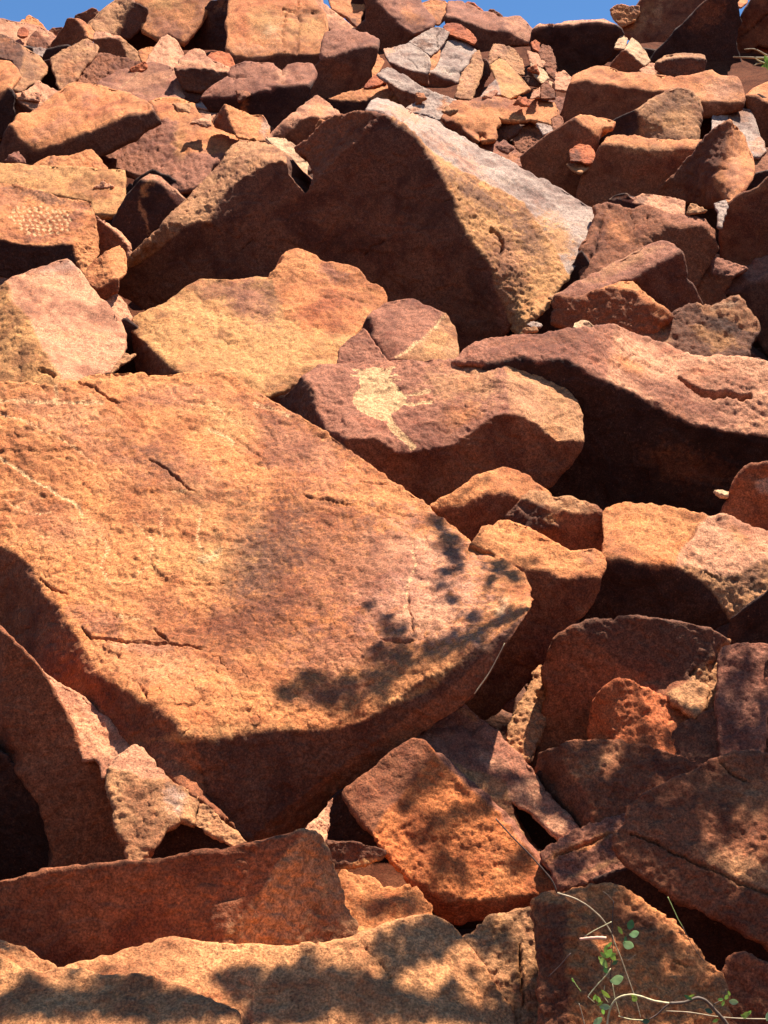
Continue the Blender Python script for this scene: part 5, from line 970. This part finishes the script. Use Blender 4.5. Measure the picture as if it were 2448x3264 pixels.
for (x, y), L, Wd, ang, mt in [((850,522),52,42,70,M_LEAF_D),((872,575),54,44,10,M_LEAF_P),((838,640),62,48,-25,M_LEAF_P),((690,742),70,34,-50,M_LEAF),((722,692),62,34,60,M_LEAF),
      ((748,712),50,26,120,M_LEAF),((770,842),74,66,10,M_LEAF_P),((705,930),66,22,-45,M_LEAF),((700,1005),56,30,5,M_LEAF_P),((658,1088),58,36,35,M_LEAF_P),((876,958),36,28,60,M_LEAF),
      ((662,962),46,24,120,M_LEAF),((1456,975),50,30,-8,M_LEAF_P),((1416,948),30,20,60,M_LEAF),((1530,1050),44,26,30,M_LEAF),((1656,1062),44,30,80,M_LEAF_P),((1380,962),28,16,10,M_LEAF),
      ((1312,1030),40,26,-20,M_LEAF_D),((790,556),44,20,-60,M_LEAF),((942,1090),40,26,10,M_LEAF_D),((705,790),40,22,-70,M_LEAF_D),((820,610),36,20,80,M_LEAF_D),((1190,950),50,18,-30,M_LEAF_D),((1350,1085),34,20,20,M_LEAF),((760,745),38,20,40,M_LEAF_D),((705,665),44,20,75,M_LEAF),((728,640),36,16,50,M_LEAF),((692,700),40,20,140,M_LEAF),((740,700),46,22,20,M_LEAF),((640,950),34,14,70,M_LEAF),((672,985),36,16,30,M_LEAF),((690,1030),40,18,100,M_LEAF),((1395,985),30,14,70,M_LEAF),((1430,925),28,13,110,M_LEAF),((1515,1062),34,16,150,M_LEAF),((1550,1040),30,14,60,M_LEAF),((1210,940),34,14,10,M_LEAF),((512,848),26,10,120,M_LEAF),((866,940),26,14,150,M_LEAF)]:
    a = math.radians(ang); u = cr*math.cos(a)+cu*math.sin(a); v = -cr*math.sin(a)+cu*math.cos(a)
    tl = rng.uniform(-.5, .5); v = v*math.cos(tl)+cf*math.sin(tl); u2 = u*math.cos(tl*.6)-cf*math.sin(tl*.6); v /= np.linalg.norm(v); u2 /= np.linalg.norm(u2)
    s = VD/FPX/S; V, F = leaf_mesh(w3('f2', [(x, y)], [VD-.01])[0], u2, v, L*s*1.15, Wd*s*1.15); part('leaf', V, F, mt, vine)
V, F = tube_mesh(w3('d2', [(112,738),(70,820),(20,915),(-66,1035)], 5.2), .0014, .0024)
o = mesh_obj('dry_stalk', V, F, M_STEM_P, origin=V.mean(0)); o['label'] = 'thin dry stalk beside the tip of the largest slab'; o['category'] = 'dry stalk'

# --- the tree whose leaves dapple the foreground: it stands beyond the right edge of the photograph
tree = empty('shade_tree', (2.75, 4.9, hill_z(np.array([2.75]), np.array([4.9]))[0]), 'green twig tip of an overhanging tree reaching in at the upper right edge', 'tree')
targets = []
def hit(x, y):
    iy, ix = int(min(max(y/8, 0), 407)), int(min(max(x/8, 0), 305)); d_ = VISB[iy, ix]
    return EYE+rays([(x, y)])[0]*(d_ if d_ < 1e8 else plane_depth([(x, y)])[0])
tr = np.random.default_rng(5)
REG = [tile('f0', [(-160,760),(330,800),(620,830),(850,850),(1050,890),(1250,850),(1450,790),(1700,745),(1900,740),(2100,640),(2480,490),(2715,610),(2900,900),(3100,1300),(3100,1500),(-160,1500)]),
       tile('f0', [(-160,620),(100,660),(330,780),(200,830),(-160,830)]), tile('f1', [(1230,620),(1400,470),(1660,420),(1720,1060),(1700,1500),(1550,1500)]),
       tile('f2', [(290,370),(560,300),(830,320),(1230,620),(1400,820),(1700,900),(1900,1500),(280,1500)]),
       tile('e2', [(740,875),(815,800),(860,680),(950,600),(1290,440),(1540,360),(1950,380),(1950,1700),(1500,1430),(900,1080)]),
       tile('e2', [(330,950),(460,870),(860,710),(830,1010),(600,1130),(440,1170)]),
       tile('e2', [(380,330),(560,300),(900,330),(1090,280),(1150,190),(1370,100),(1375,-200),(1500,-275),(1900,-260),(1900,420),(1290,450),(850,780),(560,840)]),
       tile('f1', [(-60,330),(130,180),(430,20),(500,290),(600,590),(0,640)])]
SPOT = dict(f0=[(40,760,80,32,15),(230,775,90,28,10),(20,870,90,42,0),(350,885,230,38,18),(20,1020,70,80,0),(140,1055,90,40,15),(320,1055,90,42,15),(510,990,80,32,0),(530,1105,80,22,0),(740,1095,100,45,0),(1180,1020,240,95,20),(1640,1000,80,70,0),(1100,830,200,45,-10),(1500,740,200,45,-5)],
    f1=[(130,690,200,40,0),(390,690,95,45,-20),(600,690,110,40,-20),(650,800,115,48,0),(930,855,75,50,0),(1040,910,95,28,-20),(890,970,130,50,-5),(1310,990,100,48,5),(250,1000,180,45,10),(480,1065,150,55,10),(1080,1075,100,45,0),(1220,740,90,55,0),(1480,1040,45,60,0),(900,530,110,32,-15),(750,590,70,28,-20),(1450,510,110,60,0),(1600,620,60,130,0),(1460,820,120,70,0),(1570,860,60,60,0),(60,480,110,70,-40),(220,260,120,60,-50),(380,380,50,110,0)],
    f2=[(640,720,120,90,0),(900,480,140,65,20),(1150,620,120,55,40),(1200,880,200,95,10),(1000,960,160,70,0),(800,900,90,70,0),(680,1010,110,70,0),(500,650,50,60,0),(1340,900,60,90,0)],
    e2=[(1325,495,75,55,0),(1175,600,75,60,-20),(1040,655,80,35,-30),(1320,795,70,42,-35),(1560,800,90,110,-60),(1430,930,130,70,0),(1620,930,90,60,0),(1480,1030,190,70,10),(1655,490,30,45,0),(1200,1070,70,45,0),(1250,1135,150,70,15),(1450,1170,200,65,20),(700,480,55,125,40),(520,360,110,45,0),(830,400,110,32,10),(1410,150,36,90,0),(1560,210,60,70,0),(1600,30,75,60,0),(1440,-124,55,80,0),(1610,-170,75,100,0),(560,930,230,26,-22),(650,1070,160,26,-18),(1180,230,30,30,0)])
SP = []
for k_, L_ in SPOT.items():
    for a in L_: SP.append((tile(k_, [a[:2]])[0], a[2]/S+(6 if k_ == 'e2' else 12), a[3]/S+(7 if k_ == 'e2' else 15), math.radians(a[4])))
BLOT = [('d1',1090,60,60,50),('d1',1150,150,70,60),('d1',1180,240,60,80),('d1',1210,320,35,60),('d1',1450,310,100,60),('d1',1540,360,60,60),('d1',1400,400,35,50),('d1',740,860,60,30),('d1',860,860,90,55),('d1',850,930,60,50),('d1',700,990,60,30),
        ('d1',1180,790,120,60),('d1',1050,840,60,50),('d1',1290,730,70,40),('d1',850,720,90,22),('d1',1280,610,70,35),('d1',1500,590,50,35),('d1',1165,500,40,22),('d1',1100,440,30,18),('d1',790,650,40,22),('d1',680,570,24,22),('d1',340,1000,80,45),('d1',540,1040,60,35),('d1',200,1080,60,30),('d1',1130,370,50,22),
        ('e1',430,100,80,35),('e1',590,120,60,35),('e1',210,90,60,25),('e1',760,60,60,30),('e1',1200,390,90,50),('e1',1260,470,60,50),('e1',1340,540,90,40),('e1',1540,560,80,30),('e1',1400,650,60,40),('e1',1000,580,70,35),('e1',1080,530,60,35),('e1',900,720,60,25),('e1',1180,770,60,18),('e1',1270,760,60,16),('e1',1360,760,50,16),('e1',1080,840,60,20),('e1',1000,900,40,20),
        ('e1',1150,1040,60,60),('e1',1220,1080,40,40),('e1',1590,1020,60,55),('f1',860,430,150,32),('f1',700,480,60,25),('e2',200,700,60,40),('e2',340,730,60,35)]
anch, LV, LC = [], [], []
def add_leaf(x, y, hard):
    P0 = hit(x, y)+tr.normal(size=3)*.008; Lh = tr.uniform(3.35, 3.85)
    c = P0+SUN*Lh; q = c-EYE; yy = -(q@cu)/max(q@cf, .1)*FPX+H/2
    while yy > -130: Lh += .12; c = P0+SUN*Lh; q = c-EYE; yy = -(q@cu)/(q@cf)*FPX+H/2
    u = tr.normal(size=3)*np.array([1, 1, .6]); u /= np.linalg.norm(u); v = np.cross(u, tr.normal(size=3)*np.array([.7, .7, 1.])); v /= np.linalg.norm(v)
    L_ = tr.uniform(.03, .05)*(.8 if hard else 1); LC.append(c); LV.append(np.array([c-u*L_*.5, c+v*L_*.3, c+u*L_*.5, c-v*L_*.3]))
for rg_ in REG:
    lo_, hi_ = rg_.min(0), rg_.max(0); n_ = int((hi_-lo_).prod()/62.)
    X = np.stack([tr.uniform(lo_[0], hi_[0], n_), tr.uniform(lo_[1], hi_[1], n_)], 1); X = X[in_poly(X, rg_)]
    nz = perlin(np.stack([X[:, 0]/80., X[:, 1]/52., np.full(len(X), 3.3)], 1)); jt = np.stack([perlin(np.stack([X[:, 0]/45., X[:, 1]/45., np.full(len(X), k)], 1)) for k in (1.5, 8.5)], 1)*16
    ok = nz > (-.26 if rg_ is REG[0] else -.38)
    for c_, rx, ry, ro in SP:
        e = X+jt-c_; a = e[:, 0]*math.cos(ro)+e[:, 1]*math.sin(ro); b = -e[:, 0]*math.sin(ro)+e[:, 1]*math.cos(ro)
        ok &= (a/rx)**2+(b/ry)**2 > 1.15
    for x, y in X[ok]: add_leaf(x, y, False)
for tl_, x, y, rx, ry in BLOT:
    c_ = tile(tl_, [(x, y)])[0]; rx, ry = rx/S*1.15, ry/S*1.15
    for k in range(int(rx*ry/9.)+14):
        a, r_ = tr.uniform(0, 6.283), abs(tr.normal())*.62*(1+.35*math.sin(3.1*k+x)); add_leaf(c_[0]+rx*r_*math.cos(a), c_[1]+ry*r_*math.sin(a), True)
LCa = np.array(LC); key = np.floor(LCa/.17).astype(int); _, iv_ = np.unique(key, axis=0, return_inverse=True); iv_ = iv_.ravel()
cn = np.bincount(iv_); anch = [np.array([np.bincount(iv_, LCa[:, k])[i]/cn[i] for k in range(3)]) for i in range(len(cn))] if False else list(np.stack([np.bincount(iv_, LCa[:, k])/cn for k in range(3)], 1))
anch = np.array(anch)
LV = np.concatenate(LV); nL = len(LV)//4; i4 = np.arange(nL)[:, None]*4
o = part('foliage', LV, np.concatenate([i4+[0, 1, 2], i4+[0, 2, 3]]), M_CROWN, tree); o['kind'] = 'stuff'
base = np.array(tree.location); top = base+np.array([-.1, .2, 2.6])
V, F = tube_mesh([base-np.array([0, 0, .4]), base+np.array([.06, .02, .9]), base+np.array([-.04, .1, 1.8]), top], .13, .08, 12); part('trunk', V, F, M_STEM_D, tree)
nodes = [top]; par = [-1]
ctr = [np.array([a, b, c]) for a, b, c in [(2.2, 5.4, 5.3), (1.2, 5.4, 5.9), (.2, 5.3, 6.0), (-.7, 5.2, 6.1), (1.7, 6.4, 6.8), (.9, 7.4, 7.6)]]
limbs = [[top, ctr[0], ctr[1], ctr[2], ctr[3]], [top, ctr[0]+np.array([.3, .5, .3]), ctr[4]+np.array([.6, .3, .2])], [top, top+np.array([.7, -.1, 1.2]), top+np.array([1.2, .2, 2.3])]]
samp = []
for lb in limbs:
    V, F = tube_mesh(lb, .045, .010, 9); part('limb', V, F, M_STEM_D, tree)
    for a, b in zip(lb[:-1], lb[1:]):
        for s in np.linspace(0, 1, 10): samp.append(a*(1-s)+b*s)
samp = np.array(samp); TV, TF, off = [], [], 0
done = list(samp)
for c in sorted(anch, key=lambda c: np.min(np.linalg.norm(samp-c, axis=1))):
    A = np.array(done); j = np.argmin(np.linalg.norm(A-c, axis=1)); m_ = (A[j]+c)/2+tr.normal(size=3)*.02
    V, F = tube_mesh([A[j], m_, c], .005, .0025, 4); TV.append(V); TF.append(F+off); off += len(V); done += [m_, c]
o = part('twigs', np.concatenate(TV), np.concatenate(TF), M_STEM_D, tree); o['kind'] = 'stuff'
# the twig tip that reaches into the frame
SD = 5.4
start = top+np.array([.0, .3, .9])
tip = w3('a2', [(1760, 400), (1640, 372), (1570, 357), (1455, 335)], SD)
V, F = tube_mesh([top, start+np.array([-.05, .2, .4])]+list(tip), .02, .0035); part('twig', V, F, M_STEM_P, tree, 'pale bare twig tip')
for pts in ([(1640,372),(1600,355),(1578,338)], [(1625,370),(1595,375),(1572,388)], [(1660,330),(1580,285),(1520,290)]):
    V, F = tube_mesh(w3('a2', pts, SD), .0032, .002); part('twig', V, F, M_STEM_P, tree)
for (x, y), L, Wd, ang in [((1655,372),60,30,70),((1648,350),50,24,110),((1665,400),60,30,-60),((1640,385),40,16,200)]:
    a = math.radians(ang); u = cr*math.cos(a)+cu*math.sin(a); v = -cr*math.sin(a)+cu*math.cos(a); s = SD/FPX/S
    V, F = leaf_mesh(w3('a2', [(x, y)], [SD-.01])[0], u, v, L*s, Wd*s); part('leaf', V, F, M_LEAF, tree)
